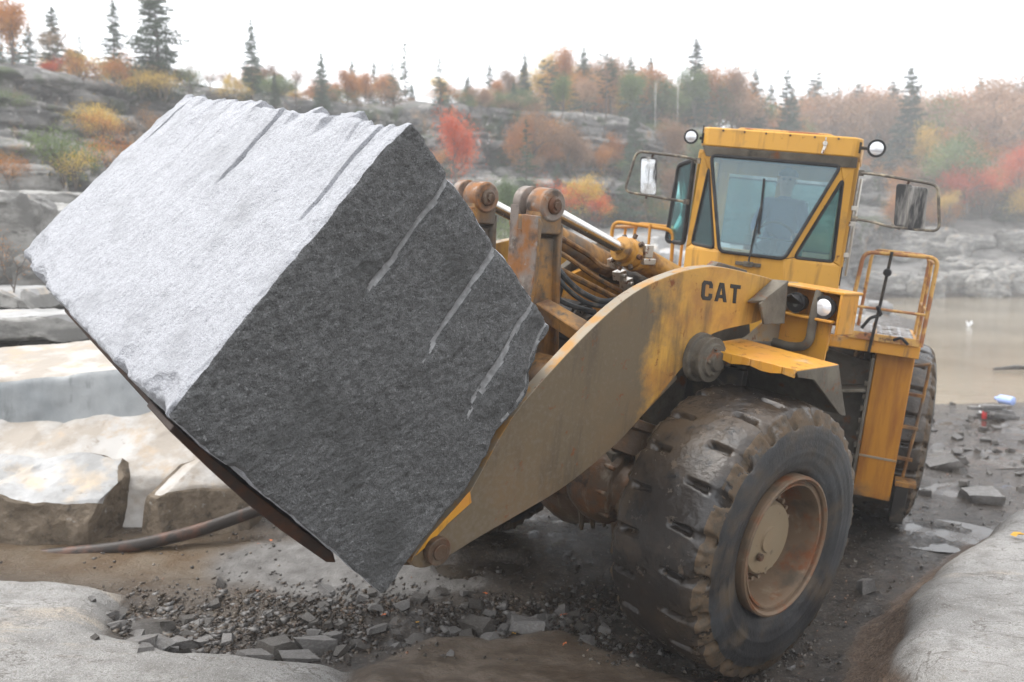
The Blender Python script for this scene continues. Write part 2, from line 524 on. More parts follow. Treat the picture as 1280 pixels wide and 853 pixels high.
def zones(x, y):
    n = fbm(np.stack([x * 1.6, y * 1.6, x * 0], 1), 4, 5)
    n2 = fbm(np.stack([x * 6, y * 6, x * 0], 1), 3, 25)
    L = poly_dist(x, y, LEDGE) + n * 0.10
    P = poly_dist(x, y, PALE) + n * 0.15
    T = poly_dist(x, y, PIT) + n * 0.25
    B = poly_dist(x, y, BROWN) + n * 0.15
    return L, P, T, B, n, n2

def zat(x, y, fine=True):
    x = np.asarray(x, float)
    y = np.asarray(y, float)
    out = np.empty(len(x))
    for s in range(0, len(x), 20000):
        sl_ = slice(s, s + 20000)
        out[sl_] = _tps(np.stack([x[sl_], y[sl_]], 1), CP[:, :2]) @ _w + 1.0
    if not fine: return out
    L, P, T, B, n, n2 = zones(x, y)
    d = np.hypot(x, y)
    near = 1 - sstep(14, 24, d)
    out = out + near * (0.46 * sstep(-0.02, 0.62, L) + 0.10 * sstep(-.05, .2, P) - 0.10 * sstep(0, .35, T) + 0.12 * sstep(-.05, .25, B))
    rubble = near * sstep(-.1, .2, -L) * sstep(-.1, .2, -P)
    XY = np.stack([x, y, x * 0], 1)
    out = out + rubble * (0.018 * fbm(XY * 9, 4, 41) + 0.035 * fbm(XY * 2.2, 4, 43))
    out = out + near * .065 * sstep(.36, .385, L) + near * sstep(-.02, .06, L) * (1 - sstep(.34, .38, L)) * .035 * fbm(XY * 7, 4, 45)
    pitf = near * sstep(0, .2, T)
    out = out + pitf * 0.06 * np.abs(fbm(XY * 14, 3, 47))
    # strata steps on the bare rock
    for cx, cy, rx, ry, lvl in PUD:
        q = np.hypot((x - cx) / rx, (y - cy) / ry) + .35 * n
        out = out * (1 - sstep(1.35, .8, q)) + (lvl - .012 + .008 + .13 * fbm(XY * 4.2, 4, 91)) * sstep(1.35, .8, q)
    rk = near * np.maximum(sstep(0.38, .55, L), sstep(0, .3, P))
    out = out + rk * (0.02 * fbm(XY * 1.3, 4, 51) + 0.012 * np.floor(2.5 * (fbm(XY * np.array([.8, 1.5, 1]), 3, 53) + 1)))
    far = sstep(10, 24, d)
    bank = far * (0.35 * fbm(XY * 0.35, 5, 61) + 0.12 * fbm(XY * 1.7, 3, 63))
    pond = sstep(0.1, -0.5, out)
    out = out + bank * (1 - 0.75 * pond) * sstep(0, 1, out + .9)
    return out

def warp(u, k, span):
    return np.sinh(u * k) / math.sinh(k) * span

gu = np.linspace(-1, 1, 620)
gv = np.linspace(0, 1, 620)
gx = warp(gu, 5.3, 240.0)
gy = -12 + warp(gv, 3.2, 250.0)
# denser rows where the picture looks closely
gy = np.concatenate([np.linspace(-30, 3.2, 12), 3.2 + warp(np.linspace(0, 1, 640), 4.4, 240)[1:]])
X, Y = np.meshgrid(gx, gy)
x_, y_ = X.ravel(), Y.ravel()
z_ = zat(x_, y_)
gme = npmesh('ground', np.stack([x_, y_, z_], 1), gridf(len(gx), len(gy)))
L, P, T, B, n, n2 = zones(x_, y_)
dd = np.hypot(x_, y_)
pale = np.clip(np.maximum(sstep(0.36, .42, L), sstep(-.03, .06, P)), 0, 1)
clay = sstep(-0.03, .05, L) * (1 - sstep(0.36, .42, L))
brown = sstep(-.05, .1, B)
ochre = np.exp(-(((x_ + 3.6) / 2.2) ** 2 + ((y_ - 8.0) / .75) ** 2)) * (1 - pale)
greyrock = 1.2 * np.exp(-(((x_ + 1.75) / 0.95) ** 2 + ((y_ - 8.0) / .6) ** 2)) + 1.1 * np.exp(-(((x_ + .9) / .9) ** 2 + ((y_ - 7.45) / .32) ** 2)) + .45 * n * (dd < 14)
farrock = sstep(12, 30, dd) * sstep(-.35, .2, z_)
ca = gme.color_attributes.new('zoneA', 'FLOAT_COLOR', 'POINT')
ca.data.foreach_set('color', np.stack([pale, clay, brown, np.ones_like(pale)], 1).astype(np.float32).ravel())
cb = gme.color_attributes.new('zoneB', 'FLOAT_COLOR', 'POINT')
cb.data.foreach_set('color', np.stack([np.clip(ochre, 0, 1), np.clip(greyrock, 0, 1), farrock, np.ones_like(pale)], 1).astype(np.float32).ravel())

def ground_mat():
    m = bpy.data.materials.new('quarry floor')
    m.use_nodes = True
    N, Lk = m.node_tree.nodes, m.node_tree.links
    b = N['Principled BSDF']
    tc = N.new('ShaderNodeTexCoord')
    def noise(sc, det=5, rough=.6):
        mp = N.new('ShaderNodeMapping')
        mp.inputs['Scale'].default_value = sc if hasattr(sc, '__len__') else (sc,) * 3
        Lk.new(tc.outputs['Object'], mp.inputs[0])
        n = N.new('ShaderNodeTexNoise')
        n.inputs['Scale'].default_value = 1
        n.inputs['Detail'].default_value = det
        n.inputs['Roughness'].default_value = rough
        Lk.new(mp.outputs[0], n.inputs['Vector'])
        return n.outputs['Fac']
    def mr(f, lo, hi, a=0, b_=1):
        k = N.new('ShaderNodeMapRange')
        k.inputs[1].default_value = lo
        k.inputs[2].default_value = hi
        k.inputs[3].default_value = a
        k.inputs[4].default_value = b_
        Lk.new(f, k.inputs[0])
        return k.outputs[0]
    def mix(f, A, B):
        k = N.new('ShaderNodeMix')
        k.data_type = 'RGBA'
        Lk.new(f, k.inputs[0])
        for s_, i in ((A, 6), (B, 7)):
            if isinstance(s_, tuple): k.inputs[i].default_value = (*s_, 1)
            else: Lk.new(s_, k.inputs[i])
        return k.outputs[2]
    def fmix(f, A, B):
        k = N.new('ShaderNodeMix')
        k.data_type = 'FLOAT'
        Lk.new(f, k.inputs[0])
        for s_, i in ((A, 2), (B, 3)):
            if isinstance(s_, (int, float)): k.inputs[i].default_value = s_
            else: Lk.new(s_, k.inputs[i])
        return k.outputs[0]
    def zone(nm):
        a = N.new('ShaderNodeAttribute')
        a.attribute_name = nm
        s_ = N.new('ShaderNodeSeparateColor')
        Lk.new(a.outputs['Color'], s_.inputs[0])
        return s_.outputs
    b.inputs['Specular IOR Level'].default_value = .38
    A, Bz = zone('zoneA'), zone('zoneB')
    mud = mix(mr(noise(7, 7, .7), .38, .62), (0.014, 0.0105, 0.008), (0.055, 0.042, 0.031))
    mud = mix(mr(noise(28, 4), .56, .68), mud, (0.105, 0.093, 0.08))
    mud = mix(mr(noise(60, 2), .66, .70), mud, (0.17, 0.10, 0.06))
    c = mix(Bz[0], mud, mix(mr(noise(3, 6), .4, .65), (0.10, 0.060, 0.026), (0.145, 0.108, 0.07)))
    c = mix(mr(Bz[1], .35, .7), c, mix(mr(noise(5, 6), .35, .65), (0.085, 0.077, 0.069), (0.19, 0.18, 0.168)))
    c = mix(A[2], c, mix(mr(noise((3, 5, 3), 7), .38, .62), (0.070, 0.047, 0.028), (0.155, 0.12, 0.09)))
    c = mix(A[1], c, mix(mr(noise(8, 7), .35, .65), (0.12, 0.075, 0.048), (0.23, 0.165, 0.12)))
    c = mix(mr(A[1], .2, .8, 0, 1), c, mix(mr(noise(55, 5, .7), .46, .58), c, (0.055, 0.038, 0.026)))
    pr = mix(mr(noise((1.2, 2.4, 1), 8, .65), .35, .65), (0.23, 0.22, 0.205), (0.37, 0.36, 0.345))
    pr = mix(mr(noise((18, 18, 1), 5), .58, .74), pr, (0.22, 0.185, 0.15))
    pr = mix(mr(noise((0.6, 3.0, 1), 6), .56, .66), pr, (0.40, 0.34, 0.27))
    def line(sc, w):
        n_ = noise(sc, 5, .55)
        a_ = N.new('ShaderNodeMath')
        a_.operation = 'SUBTRACT'
        Lk.new(n_, a_.inputs[0])
        a_.inputs[1].default_value = .5
        b_ = N.new('ShaderNodeMath')
        b_.operation = 'ABSOLUTE'
        Lk.new(a_.outputs[0], b_.inputs[0])
        return mr(b_.outputs[0], 0, w, 1, 0)
    pr = mix(mr(noise(4.5, 7, .7), .50, .66), pr, (0.175, 0.165, 0.15))
    pr = mix(line((.45, 1.3, 1), .005), pr, (0.10, 0.085, 0.07))
    pr = mix(line((1.3, 3.1, 1), .0045), pr, (0.09, 0.075, 0.06))
    pr = mix(mr(noise(40, 3), .60, .70), pr, (0.14, 0.12, 0.10))
    pr = mix(mr(noise(95, 4, .7), .50, .60), pr, (0.17, 0.16, 0.15))
    pr = mix(mr(noise(130, 2), .60, .66), pr, (0.46, 0.45, 0.43))
    c = mix(A[0], c, pr)
    fr = mix(mr(noise((.35, .35, 1.2), 7, .65), .40, .60), (0.12, 0.115, 0.105), (0.30, 0.285, 0.27))
    fr = mix(mr(noise(.9, 6), .58, .7), fr, (0.10, 0.09, 0.06))
    fr = mix(mr(noise(1.3, 4), .64, .70), fr, (0.32, 0.14, 0.04))
    c = mix(Bz[2], c, fr)
    Lk.new(c, b.inputs['Base Color'])
    wet = mr(noise(2.4, 5), .46, .66, .03, .30)
    r = fmix(Bz[0], wet, .4)
    r = fmix(mr(Bz[1], .3, .7), r, .42)
    r = fmix(A[0], r, .62)
    r = fmix(A[1], r, .65)
    r = fmix(A[2], r, .26)
    r = fmix(Bz[2], r, .7)
    Lk.new(r, b.inputs['Roughness'])
    h = N.new('ShaderNodeBump')
    h.inputs['Strength'].default_value = 1.0
    h.inputs['Distance'].default_value = .03
    Lk.new(noise(16, 8, .7), h.inputs['Height'])
    h2 = N.new('ShaderNodeBump')
    h2.inputs['Strength'].default_value = .5
    h2.inputs['Distance'].default_value = .008
    Lk.new(noise(75, 3), h2.inputs['Height'])
    Lk.new(h.outputs[0], h2.inputs['Normal'])
    Lk.new(h2.outputs[0], b.inputs['Normal'])
    return m
gme.materials.append(ground_mat())
go = link('ground', gme, None, smooth=0)
tag(go, kind='structure')

# puddles standing in the wheel ruts
pmat = mk('puddle water', (.030, .024, .018), .06, 0, [((.05, .04, .03), 3, .45, .6, 5, .35)], [(14, .25, .012, 4)])
for cx, cy, rx, ry, lvl in PUD:
    m = MB()
    ring = [(cx + rx * 1.45 * math.cos(a), cy + ry * 1.45 * math.sin(a), lvl) for a in [k * math.pi / 16 for k in range(32)]]
    m.add(ring, [tuple(range(32))])
    tag(link('puddle', m.mesh('puddle'), pmat, smooth=0), kind='structure')

# pond
def water_mat():
    m = mk('murky pond water', (0.20, 0.165, 0.115), 0.10, 0, [((0.26, 0.22, 0.16), .15, .4, .6, 3, .13)], [((1.2, 3.5, 1), .35, .05, 4)])
    return m
pw = MB()
pw.add([(3, 16, -.52), (110, 16, -.52), (110, 100, -.52), (3, 100, -.52)], [(0, 1, 2, 3)])
po = link('pond_water', pw.mesh('pond_water'), water_mat(), smooth=0)
tag(po, kind='structure')

# ------------------------------------------------------------------ granite block in the bucket
BC = {(0, 0, 0): (-1.534, 3.86, 2.29), (1, 0, 0): (-0.486, 4.397, 3.665), (0, 1, 0): (-3.563, 6.4, 3.01),
      (0, 0, 1): (-0.715, 4.792, 1.123), (1, 0, 1): (0.251, 5.337, 2.576), (1, 1, 0): (-2.475, 6.926, 4.264),
      (0, 1, 1): (-2.757, 7.337, 1.881), (1, 1, 1): (-1.661, 7.868, 3.204)}
_b = {k: np.array(v) for k, v in BC.items()}
dA = _b[1, 0, 0] - _b[0, 0, 0]; lenA = np.linalg.norm(dA); dA /= lenA
dB = _b[0, 1, 0] - _b[0, 0, 0]; lenB = np.linalg.norm(dB); dB /= lenB
dC = _b[0, 0, 1] - _b[0, 0, 0]; lenC = np.linalg.norm(dC); dC /= lenC
GRO_DARK = [(.245, .53, .028), (.56, .55, .026), (.845, .55, .028), (.972, .62, .020)]         # (c, a end, radius)
GRO_LITE = [(.94, .66, .016, 1), (.424, .60, .019, 1), (.070, .60, .016, 1), (.135, .86, .010, .6), (.56, .90, .010, .5), (.70, .55, .007, .4), (.80, .93, .010, .6), (.30, .93, .008, .5), (.25, .72, .006, .35), (.62, .60, .005, .3)]

def block_disp(Q, P):
    a, b, c = Q[:, 0], Q[:, 1], Q[:, 2]
    d = np.zeros_like(P)
    # broad unevenness and split-face roughness
    for k, ax in enumerate((dA, dB, dC)):
        n = 0.020 * fbm(P * 1.7 + k * 9, 3, 100 + k) + 0.010 * fbm(P * 7 + k * 5, 3, 110 + k)
        d += n[:, None] * ax
    # streaky pluck marks, stronger on the shaded riven face
    side = np.exp(-b / .02)
    st = P @ np.stack([dA * 20 + dC * 9, dC * 46 - dA * 16, dB * 40], 1)
    pl = fbm(st, 4, 130, .6)
    d += dB * (side * (0.006 * pl + .006 * fbm(P * 38, 3, 133)))[:, None]
    lite = np.exp(-c / .02)
    st2 = P @ np.stack([dA * 9, dB * 34, dC * 34], 1)
    d += dC * (lite * 0.006 * fbm(st2, 4, 140, .6))[:, None]
    # long riven steps on the light face running with the drill holes
    ridge = fbm(np.stack([a * 1.2, b * 16, c * 0], 1), 3, 150)
    d += dC * (lite * 0.020 * ridge * sstep(.25, 1, a))[:, None]
    # jagged top edge between holes
    seg = cells(np.stack([a * 0, b * 15 + .3, a * 0], 1), 7)
    saw = (b * 15 + .3) % 1.0
    topw = sstep(.86, 1.0, a) * (1 - sstep(.0, .4, c) * .6)
    d += dA * (topw * (0.105 * (seg - .6) - 0.045 * saw * (seg > .4) + .02 * fbm(P * 9, 2, 155)))[:, None]
    d += dC * (topw * lite * 0.05 * (seg - .3))[:, None]
    # chipped arrises
    for u, v, eu, ev, lu, lv in ((b, c, dB, dC, lenB, lenC), (a, c, dA, dC, lenA, lenC), (a, b, dA, dB, lenA, lenB)):
        eu_ = np.minimum(u, 1 - u) * lu
        ev_ = np.minimum(v, 1 - v) * lv
        su = np.where(u < .5, 1, -1)
        sv = np.where(v < .5, 1, -1)
        ch = .012 + .055 * np.clip(fbm(P * 4, 4, 160) - .12, 0, 1) + .02 * np.clip(fbm(P * 16, 2, 165), 0, 1)
        w = np.clip(1 - (eu_ + ev_) / (ch * 2), 0, 1)
        tipk = np.clip(np.sqrt((a * lenA) ** 2 + (b * lenB) ** 2 + ((1 - c) * lenC) ** 2) / .5, .5, 1)
        d += (eu[None] * su[:, None] + ev[None] * sv[:, None]) * (w * ch * .6 * tipk)[:, None]
    # chips knocked off the near lower corner and the far left edge
    for (ca, cb, cc, r_, dep) in ((0.0, 0.06, 0.0, .16, .05), (0.02, .22, 0, .12, .035), (0, .95, 0, .22, .06), (.0, .8, 0, .18, .03), (.0, 0, .30, .10, .02), (.88, 0, 1.0, .22, .06), (.62, .0, 1, .16, .03)):
        dist = np.sqrt(((a - ca) * lenA) ** 2 + ((b - cb) * lenB) ** 2 + ((c - cc) * lenC) ** 2)
        w = np.clip(1 - dist / (r_ * (1 + .5 * fbm(P * 5, 3, 170))), 0, 1) ** .7
        inn = dA * (.5 - ca) + dB * (.5 - min(cb, .4)) * .4 + dC * (.5 - cc)
        inn = inn / np.linalg.norm(inn)
        d += inn[None] * (w * dep)[:, None]
    # the back lower arris bulges out towards the arms
    bul = .105 * sstep(.10, .42, a) * (1 - sstep(.82, 1.0, a)) + .015
    d += dC * (bul * sstep(.80, 1.0, c))[:, None]
    # half-round drill holes
    wob = .004 * fbm(P * 6, 2, 180)
    for c0, ae, r_ in GRO_DARK:
        x = (c - c0 - (1 - a) * .035) * lenC + wob
        prof = np.sqrt(np.clip(1 - (x / r_) ** 2, 0, 1))
        d += dB * (prof * r_ * .95 * sstep(ae, ae + .16, a + wob * 4) * np.exp(-(b * lenB / .08) ** 2) - side * 0.006 * pl * (prof > 0))[:, None]
    for b0, ae, r_, s_ in GRO_LITE:
        x = (b - b0) * lenB + wob
        prof = np.sqrt(np.clip(1 - (x / r_) ** 2, 0, 1))
        lip = np.clip(-x / .05, 0, 1) * np.clip(1 + x / .12, 0, 1) * (x < 0)
        g = sstep(ae, ae + .09, a + wob * 6) * np.exp(-(c * lenC / .08) ** 2)
        d += dC * (prof * r_ * 3.8 * s_ * g + .016 * lip * g * s_)[:, None]
    return d
borg = (np.mean([_b[0, 0, 1], _b[0, 1, 1], _b[0, 0, 0], _b[0, 1, 0]], 0))
bme = hexa(BC, (210, 330, 200), block_disp, 'granite_block', borg)
def granite_mat(name, lo, hi, dark, br=1.7):
    return mk(name, lo, .55, 0, [(hi, 26, .40, .62, 5), (dark, 150, .54, .64, 2), ((hi[0] * br, hi[1] * br, hi[2] * br), 75, .60, .68, 3), ((hi[0] * 1.2, hi[1] * 1.2, hi[2] * 1.22), 240, .58, .66, 1),
                                ((lo[0] * .82, lo[1] * .82, lo[2] * .81), 2.3, .52, .74, 5)], [((24, 24, 34), .85, .020, 7), (95, .9, .010, 5)])
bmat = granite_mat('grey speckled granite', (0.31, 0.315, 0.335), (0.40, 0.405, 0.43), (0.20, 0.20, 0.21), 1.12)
bmat2 = granite_mat('shade darkened riven granite', (0.074, 0.074, 0.073), (0.135, 0.135, 0.134), (0.026, 0.026, 0.026))  # darker copy of the granite with the side's shade painted in
bo = link('granite_block', bme, bmat, smooth=0)
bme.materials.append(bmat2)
bo.location = Vector(borg)
# the faces: order in hexa = a0,a1,b0,b1,c0,c1 ; the riven side face (b0) has its shade put into the colour
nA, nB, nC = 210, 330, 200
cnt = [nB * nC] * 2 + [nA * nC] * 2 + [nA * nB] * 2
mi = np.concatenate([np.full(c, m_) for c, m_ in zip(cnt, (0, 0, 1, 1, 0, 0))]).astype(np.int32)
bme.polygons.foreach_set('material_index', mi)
dr = mk('drilled powdery granite', (0.20, 0.20, 0.20), .75, 0, [((0.30, 0.30, 0.30), 30, .4, .65, 4)], [(60, .3, .004, 4)])
bme.materials.append(dr)
# polygons inside the drill grooves of the side face get the smooth drilled surface
g1_, g2_ = np.meshgrid((np.arange(nA) + .5) / nA, (np.arange(nC) + .5) / nC)
ga, gc_ = g1_.ravel(), g2_.ravel()
gk = np.zeros(len(ga), bool)
for c0, ae, r_ in GRO_DARK:
    gk |= (np.abs((gc_ - c0 - (1 - ga) * .035) * lenC) < r_ * (.62 + .25 * vnoise(np.stack([ga * 30, gc_ * 30, ga * 0], 1), 3))) & (ga > ae + .07 * vnoise(np.stack([ga * 40, gc_ * 60, ga * 0], 1), 4) + .07)
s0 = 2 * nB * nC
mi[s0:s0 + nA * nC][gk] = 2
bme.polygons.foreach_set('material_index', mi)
tag(bo, 'huge rough cut grey granite block with half-round drill grooves, tilted in the loader bucket', 'stone block')

# ------------------------------------------------------------------ wheel loader frames
Fv, Lv, Uv = Vector((-.75330492, -.65719493, .02503032)), Vector((.64999302, -.74976931, -.12391556)), Vector((.10020365, -.07707667, .99197702))
T0 = Vector((0.72045018, 7.42527428, CZ - 1.79902304)) - Uv * 1.02
LM = Matrix(((Fv.x, Lv.x, Uv.x, T0.x), (Fv.y, Lv.y, Uv.y, T0.y), (Fv.z, Lv.z, Uv.z, T0.z), (0, 0, 0, 1)))
FM = Matrix.Translation((0, 0, 1.02))
ART = 0.48364655
RM = Matrix.Translation((-1.94879, 0, 1.02)) @ Matrix.Rotation(ART, 4, 'Z')
ldr = empty('wheel_loader', 'big yellow articulated wheel loader carrying the granite block', 'wheel loader', mat=LM)

def fp(name, mb, mat, bevel=0.008, parent=None, smooth=35):
    return link(name, mb.mesh(name), M[mat] if isinstance(mat, str) else mat, parent or ldr, FM if parent is None else Matrix.Identity(4), bevel, smooth)
def rp(name, mb, mat, bevel=0.008, parent=None, smooth=35):
    return link(name, mb.mesh(name), M[mat] if isinstance(mat, str) else mat, parent or ldr, RM if parent is None else Matrix.Identity(4), bevel, smooth)

# ---- wheels
RT, YO = 1.02, 0.0
def tyre_mesh():
    nt, ns = 600, 110
    th = np.linspace(0, 2 * np.pi, nt, endpoint=False)
    # profile from inner bead over the tread to the outer bead (y, r)
    prof = np.array([(-.30, .50), (-.36, .53), (-.405, .62), (-.425, .74), (-.42, .84), (-.395, .915), (-.372, .955), (-.345, .985), (-.30, 1.003), (-.2, 1.014), (0, 1.02),
                     (.2, 1.014), (.30, 1.003), (.345, .985), (.372, .955), (.395, .915), (.42, .84), (.425, .74), (.405, .62), (.36, .53), (.30, .50)])
    dl = np.r_[0, np.cumsum(np.hypot(*np.diff(prof, axis=0).T))]
    # more samples on the tread
    u = np.linspace(0, dl[-1], ns)
    yy = np.interp(u, dl, prof[:, 0])
    rr = np.interp(u, dl, prof[:, 1])
    for _ in range(2):
        yy[1:-1] = (yy[:-2] + 2 * yy[1:-1] + yy[2:]) / 4
        rr[1:-1] = (rr[:-2] + 2 * rr[1:-1] + rr[2:]) / 4
    TH, YY = np.meshgrid(th, yy)
    RR = np.repeat(rr[:, None], nt, 1)
    NL = 21
    ph0 = TH / (2 * np.pi) * NL
    cut = np.zeros_like(TH)
    XYZ = np.stack([RR * np.cos(TH), YY, RR * np.sin(TH)], -1).reshape(-1, 3)
    wob = (.05 * fbm(XYZ * 5, 3, 200)).reshape(TH.shape)
    ay = np.abs(YY)
    for sgn, ph in ((1, 0.0), (-1, .5)):
        q = (ph0 + ph + sgn * YY * 0.15 + wob) % 1.0
        dist = np.minimum(q, 1 - q) * (2 * np.pi / NL)          # metres along the rim
        half = (YY * sgn > 0)
        width = .024 + .012 * sstep(.15, .33, ay)
        slot = np.clip(1 - (dist / width) ** 4, 0, 1) * half
        inner = sstep(.105, .125, ay) * (1 - .75 * sstep(.255, .285, ay) * (1 - sstep(.325, .35, ay)))
        shoulder = 1 - sstep(.30, .33, ay) * 0.45
        low = 1 - sstep(.42, .424, ay)
        cut += slot * inner * (.060 * shoulder) * (RR > .90)
        # big scallops where the lugs end on the shoulder
        sc = np.clip(1 - (dist / .060) ** 2, 0, 1) * half * sstep(.335, .38, ay) * sstep(.86, .93, RR)
        cut += sc * .055
    n1 = fbm(XYZ * 7, 4, 210).reshape(TH.shape)
    n2 = fbm(XYZ * 22, 3, 215).reshape(TH.shape)
    chunk = sstep(.90, .95, RR) * sstep(.325, .36, ay)
    R2 = RR - cut + .007 * n1 + .003 * n2 * (RR > .9) + chunk * (.028 * n2 + .016 * n1)
    # sidewall rings
    R2 = R2
    Y2 = YY + np.sign(YY) * ((.006 * (np.abs((RR - .69)) < .012) + .005 * (np.abs((RR - .80)) < .008) + .004 * (np.abs(RR - .56) < .01)) * (ay > .33) + chunk * .012 * n2)
    V = np.stack([R2 * np.cos(TH), Y2, R2 * np.sin(TH)], -1).reshape(-1, 3)
    f = gridf(nt, ns, 0, True)[:, ::-1]
    me = npmesh('tyre', V, f)
    me.materials.append(M['tyre'])
    me.materials.append(M['side'])
    me.materials.append(M['mudchunk'])
    rf = RR[:-1].ravel()
    yf = ay[:-1].ravel()
    nf = (n1 + .7 * n2)[:-1].ravel()
    mi_ = np.zeros(len(rf), np.int32)
    mi_[rf < .895] = 1
    mi_[(rf > .885) & (yf > .338) & (nf > -.28)] = 2
    me.polygons.foreach_set('material_index', mi_)
    return me
tyme = tyre_mesh()

def rim_mb():
    m = MB()
    # outer flange, lock rings, deep dish
    pr = [(.395, .515), (.415, .510), (.420, .495), (.405, .480), (.385, .478), (.380, .462), (.395, .455), (.392, .440), (.36, .428), (.30, .425),
          (.16, .41), (.13, .395), (.115, .36), (.11, .30), (.11, .02)]
    m.rev((0, 0, 0), (0, 1, 0), pr, 56, False, True)
    m.rev((0, 0, 0), (0, 1, 0), [(-.40, .50), (.395, .515)], 56, False, True)
    m.rev((0, 0, 0), (0, 1, 0), [(-.40, .50), (-.30, .42), (-.1, .40), (-.1, .05)], 40, False, True)
    return m
rimme = rim_mb().mesh('rim')
def hub_mb():
    m = MB()
    m.rev((0, 0, 0), (0, 1, 0), [(.10, .335), (.135, .33), (.14, .30), (.14, .285), (.235, .270), (.255, .255), (.26, .10), (.265, .095), (.275, .09), (.275, .0001)], 40, False, True)
    return m
hubme = hub_mb().mesh('hub')
bolt = MB().cyl((0, .12, 0), (0, .215, 0), .021, .019, 6)
boltme = bolt.mesh('bolt')
plug = MB().cyl((.14, .27, -.06), (.14, .295, -.06), .03, .026, 8)
plugme = plug.mesh('drain_plug')

def wheel(frame, x, side, spin):
    y = 1.444 * side
    lm = frame @ Matrix.Translation((x, y, 0)) @ (Matrix.Rotation(math.pi, 4, 'Z') if side < 0 else Matrix.Identity(4)) @ Matrix.Rotation(spin, 4, 'Y')
    w = link('wheel', rimme, M['rim'], ldr, lm, 0, 30)
    t = link('tyre', tyme, None, w, Matrix.Identity(4), 0, 0)
    h = link('hub', hubme, M['hub'], w, Matrix.Identity(4), 0, 30)
    link('drain_plug', plugme, M['rust'], w, Matrix.Identity(4), 0, 0)
    for k in range(24):
        link('bolt', boltme, M['rim'], w, Matrix.Rotation(2 * math.pi * k / 24, 4, 'Y') @ Matrix.Translation((.308, 0, 0)), 0, 0)
    return w
wheel(FM, 0, 1, .35)
wheel(FM, 0, -1, 1.1)
wheel(RM, -1.94879, 1, 2.0)
wheel(RM, -1.94879, -1, .2)

# ---- front frame
ax_ = MB()
ax_.rev((0, -1.25, 0), (0, 1.25, 0), [(0, .30), (.12, .30), (.16, .22), (.34, .24), (.42, .42), (.5, .46), (.58, .42), (.66, .24), (.84, .22), (.88, .30), (1, .30)], 24)
ax_.rev((.0, 0, .0), (.62, 0, .0), [(0, .46), (.55, .42), (.8, .30), (1.0, .12)], 24)
for s in (-1, 1):
    ax_.box((.1, .62 * s, .28), (.5, .22, .3))
    for k in range(8):
        a = k * math.pi / 4
        ax_.cyl((.28 * math.cos(a), .98 * s, .28 * math.sin(a)), (.28 * math.cos(a), 1.03 * s, .28 * math.sin(a)), .025, n=6)
for k in range(12):
    a = k * math.pi / 6
    ax_.cyl((.30, .34 * math.cos(a), .34 * math.sin(a)), (.37, .34 * math.cos(a), .34 * math.sin(a)), .022, n=6)
M['casting'] = mk('muddy rusty axle casting', (0.115, 0.075, 0.047), 0.42, 0, [((.17, .08, .035), 5, 0.48, 0.62, 6, 0.5), ((0.26, 0.215, 0.16), (9, 9, 2.5), 0.55, 0.70, 5, 0.5), ((0.02, 0.016, 0.013), 4, 0.56, 0.68, 5, 0.3)], [(18, 0.7, 0.015, 6)])
ax_.rev((.36, .22, .10), (.36, .80, .10), [(0, .20), (.12, .30), (.35, .345), (.6, .33), (.8, .26), (.82, .22), (1, .20)], 26)
ax_.rev((.36, .62, .36), (.28, .62, .62), [(0, .16), (.7, .15), (.75, .19), (1, .19)], 20)
for k in range(9):
    a = k * 2 * math.pi / 9
    ax_.cyl((.36 + .29 * math.cos(a), .60, .10 + .29 * math.sin(a)), (.36 + .29 * math.cos(a), .70, .10 + .29 * math.sin(a)), .02, n=6)
fp('axle_housing', ax_, 'casting', .006)
bk = MB()
for k in range(5):                                          # mud hanging from the casting
    bk.cyl((.50 - .03 * k, .34 + .09 * k, -.12), (.48 - .03 * k, .35 + .09 * k, -.34 + .04 * (k % 3)), .04, .015, 7)
ob = fp('mud_clod', bk, 'mudchunk', 0)

ff = MB()
tower = [(.10, -.10), (.12, .42), (.34, .80), (.42, 1.1), (.05, 1.62), (-.35, 1.86), (-.75, 1.80), (-.95, 1.2), (-1.6, .75), (-1.85, .55), (-1.85, -.35), (-.7, -.4), (.2, -.35)]
for s in (-1, 1):
    ff.prism(tower, 1, s * .62, s * .70)
ff.box((-.4, 0, .35), (1.9, 1.28, .07))
ff.box((.06, 0, .45), (.06, 1.22, .6))
ff.box((-.75, 0, .95), (.06, 1.28, 1.3))
ff.box((-1.2, 0, -.25), (1.2, 1.28, .07))
fp('front_frame', ff, M['grey_mud'], .008)
inner = MB()
inner.prism([(.1, 1.1), (.02, 1.58), (-.2, 1.66), (-.75, 1.70), (-.85, 1.2), (-.3, 1.05)], 1, -.60, -.54)
inner.cyl((-.5, -.54, 1.40), (-.5, -.52, 1.40), .02, n=8)
fp('tower_plate', inner, 'yellow')
cr = MB()
cr.cyl((-.42, -.905, 1.62), (-.42, .905, 1.62), .10, n=20)
fp('arm_pivot_tube', cr, 'dark')
st = MB()
st.prism([(-.62, .30), (-.72, 1.18), (-1.05, 1.25), (-1.45, .9), (-1.5, .2)], 1, .70, 1.02)
st.prism([(-.62, .30), (-.72, 1.18), (-1.05, 1.25), (-1.45, .9), (-1.5, .2)], 1, -1.02, -.70)
fp('side_frame', st, 'dark', .01)
# hose pulley-like pin end between the arms
ph = MB()
ph.rev((.40, -.25, 1.26), (.40, .12, 1.26), [(0, .17), (.7, .17), (.72, .15), (.8, .15), (.82, .09), (1, .085)], 28)
for k in range(6):
    a = k * math.pi / 3
    ph.cyl((.40 + .12 * math.cos(a), .04, 1.26 + .12 * math.sin(a)), (.40 + .12 * math.cos(a), .065, 1.26 + .12 * math.sin(a)), .015, n=6)
fp('pin_end', ph, 'dark', .004)

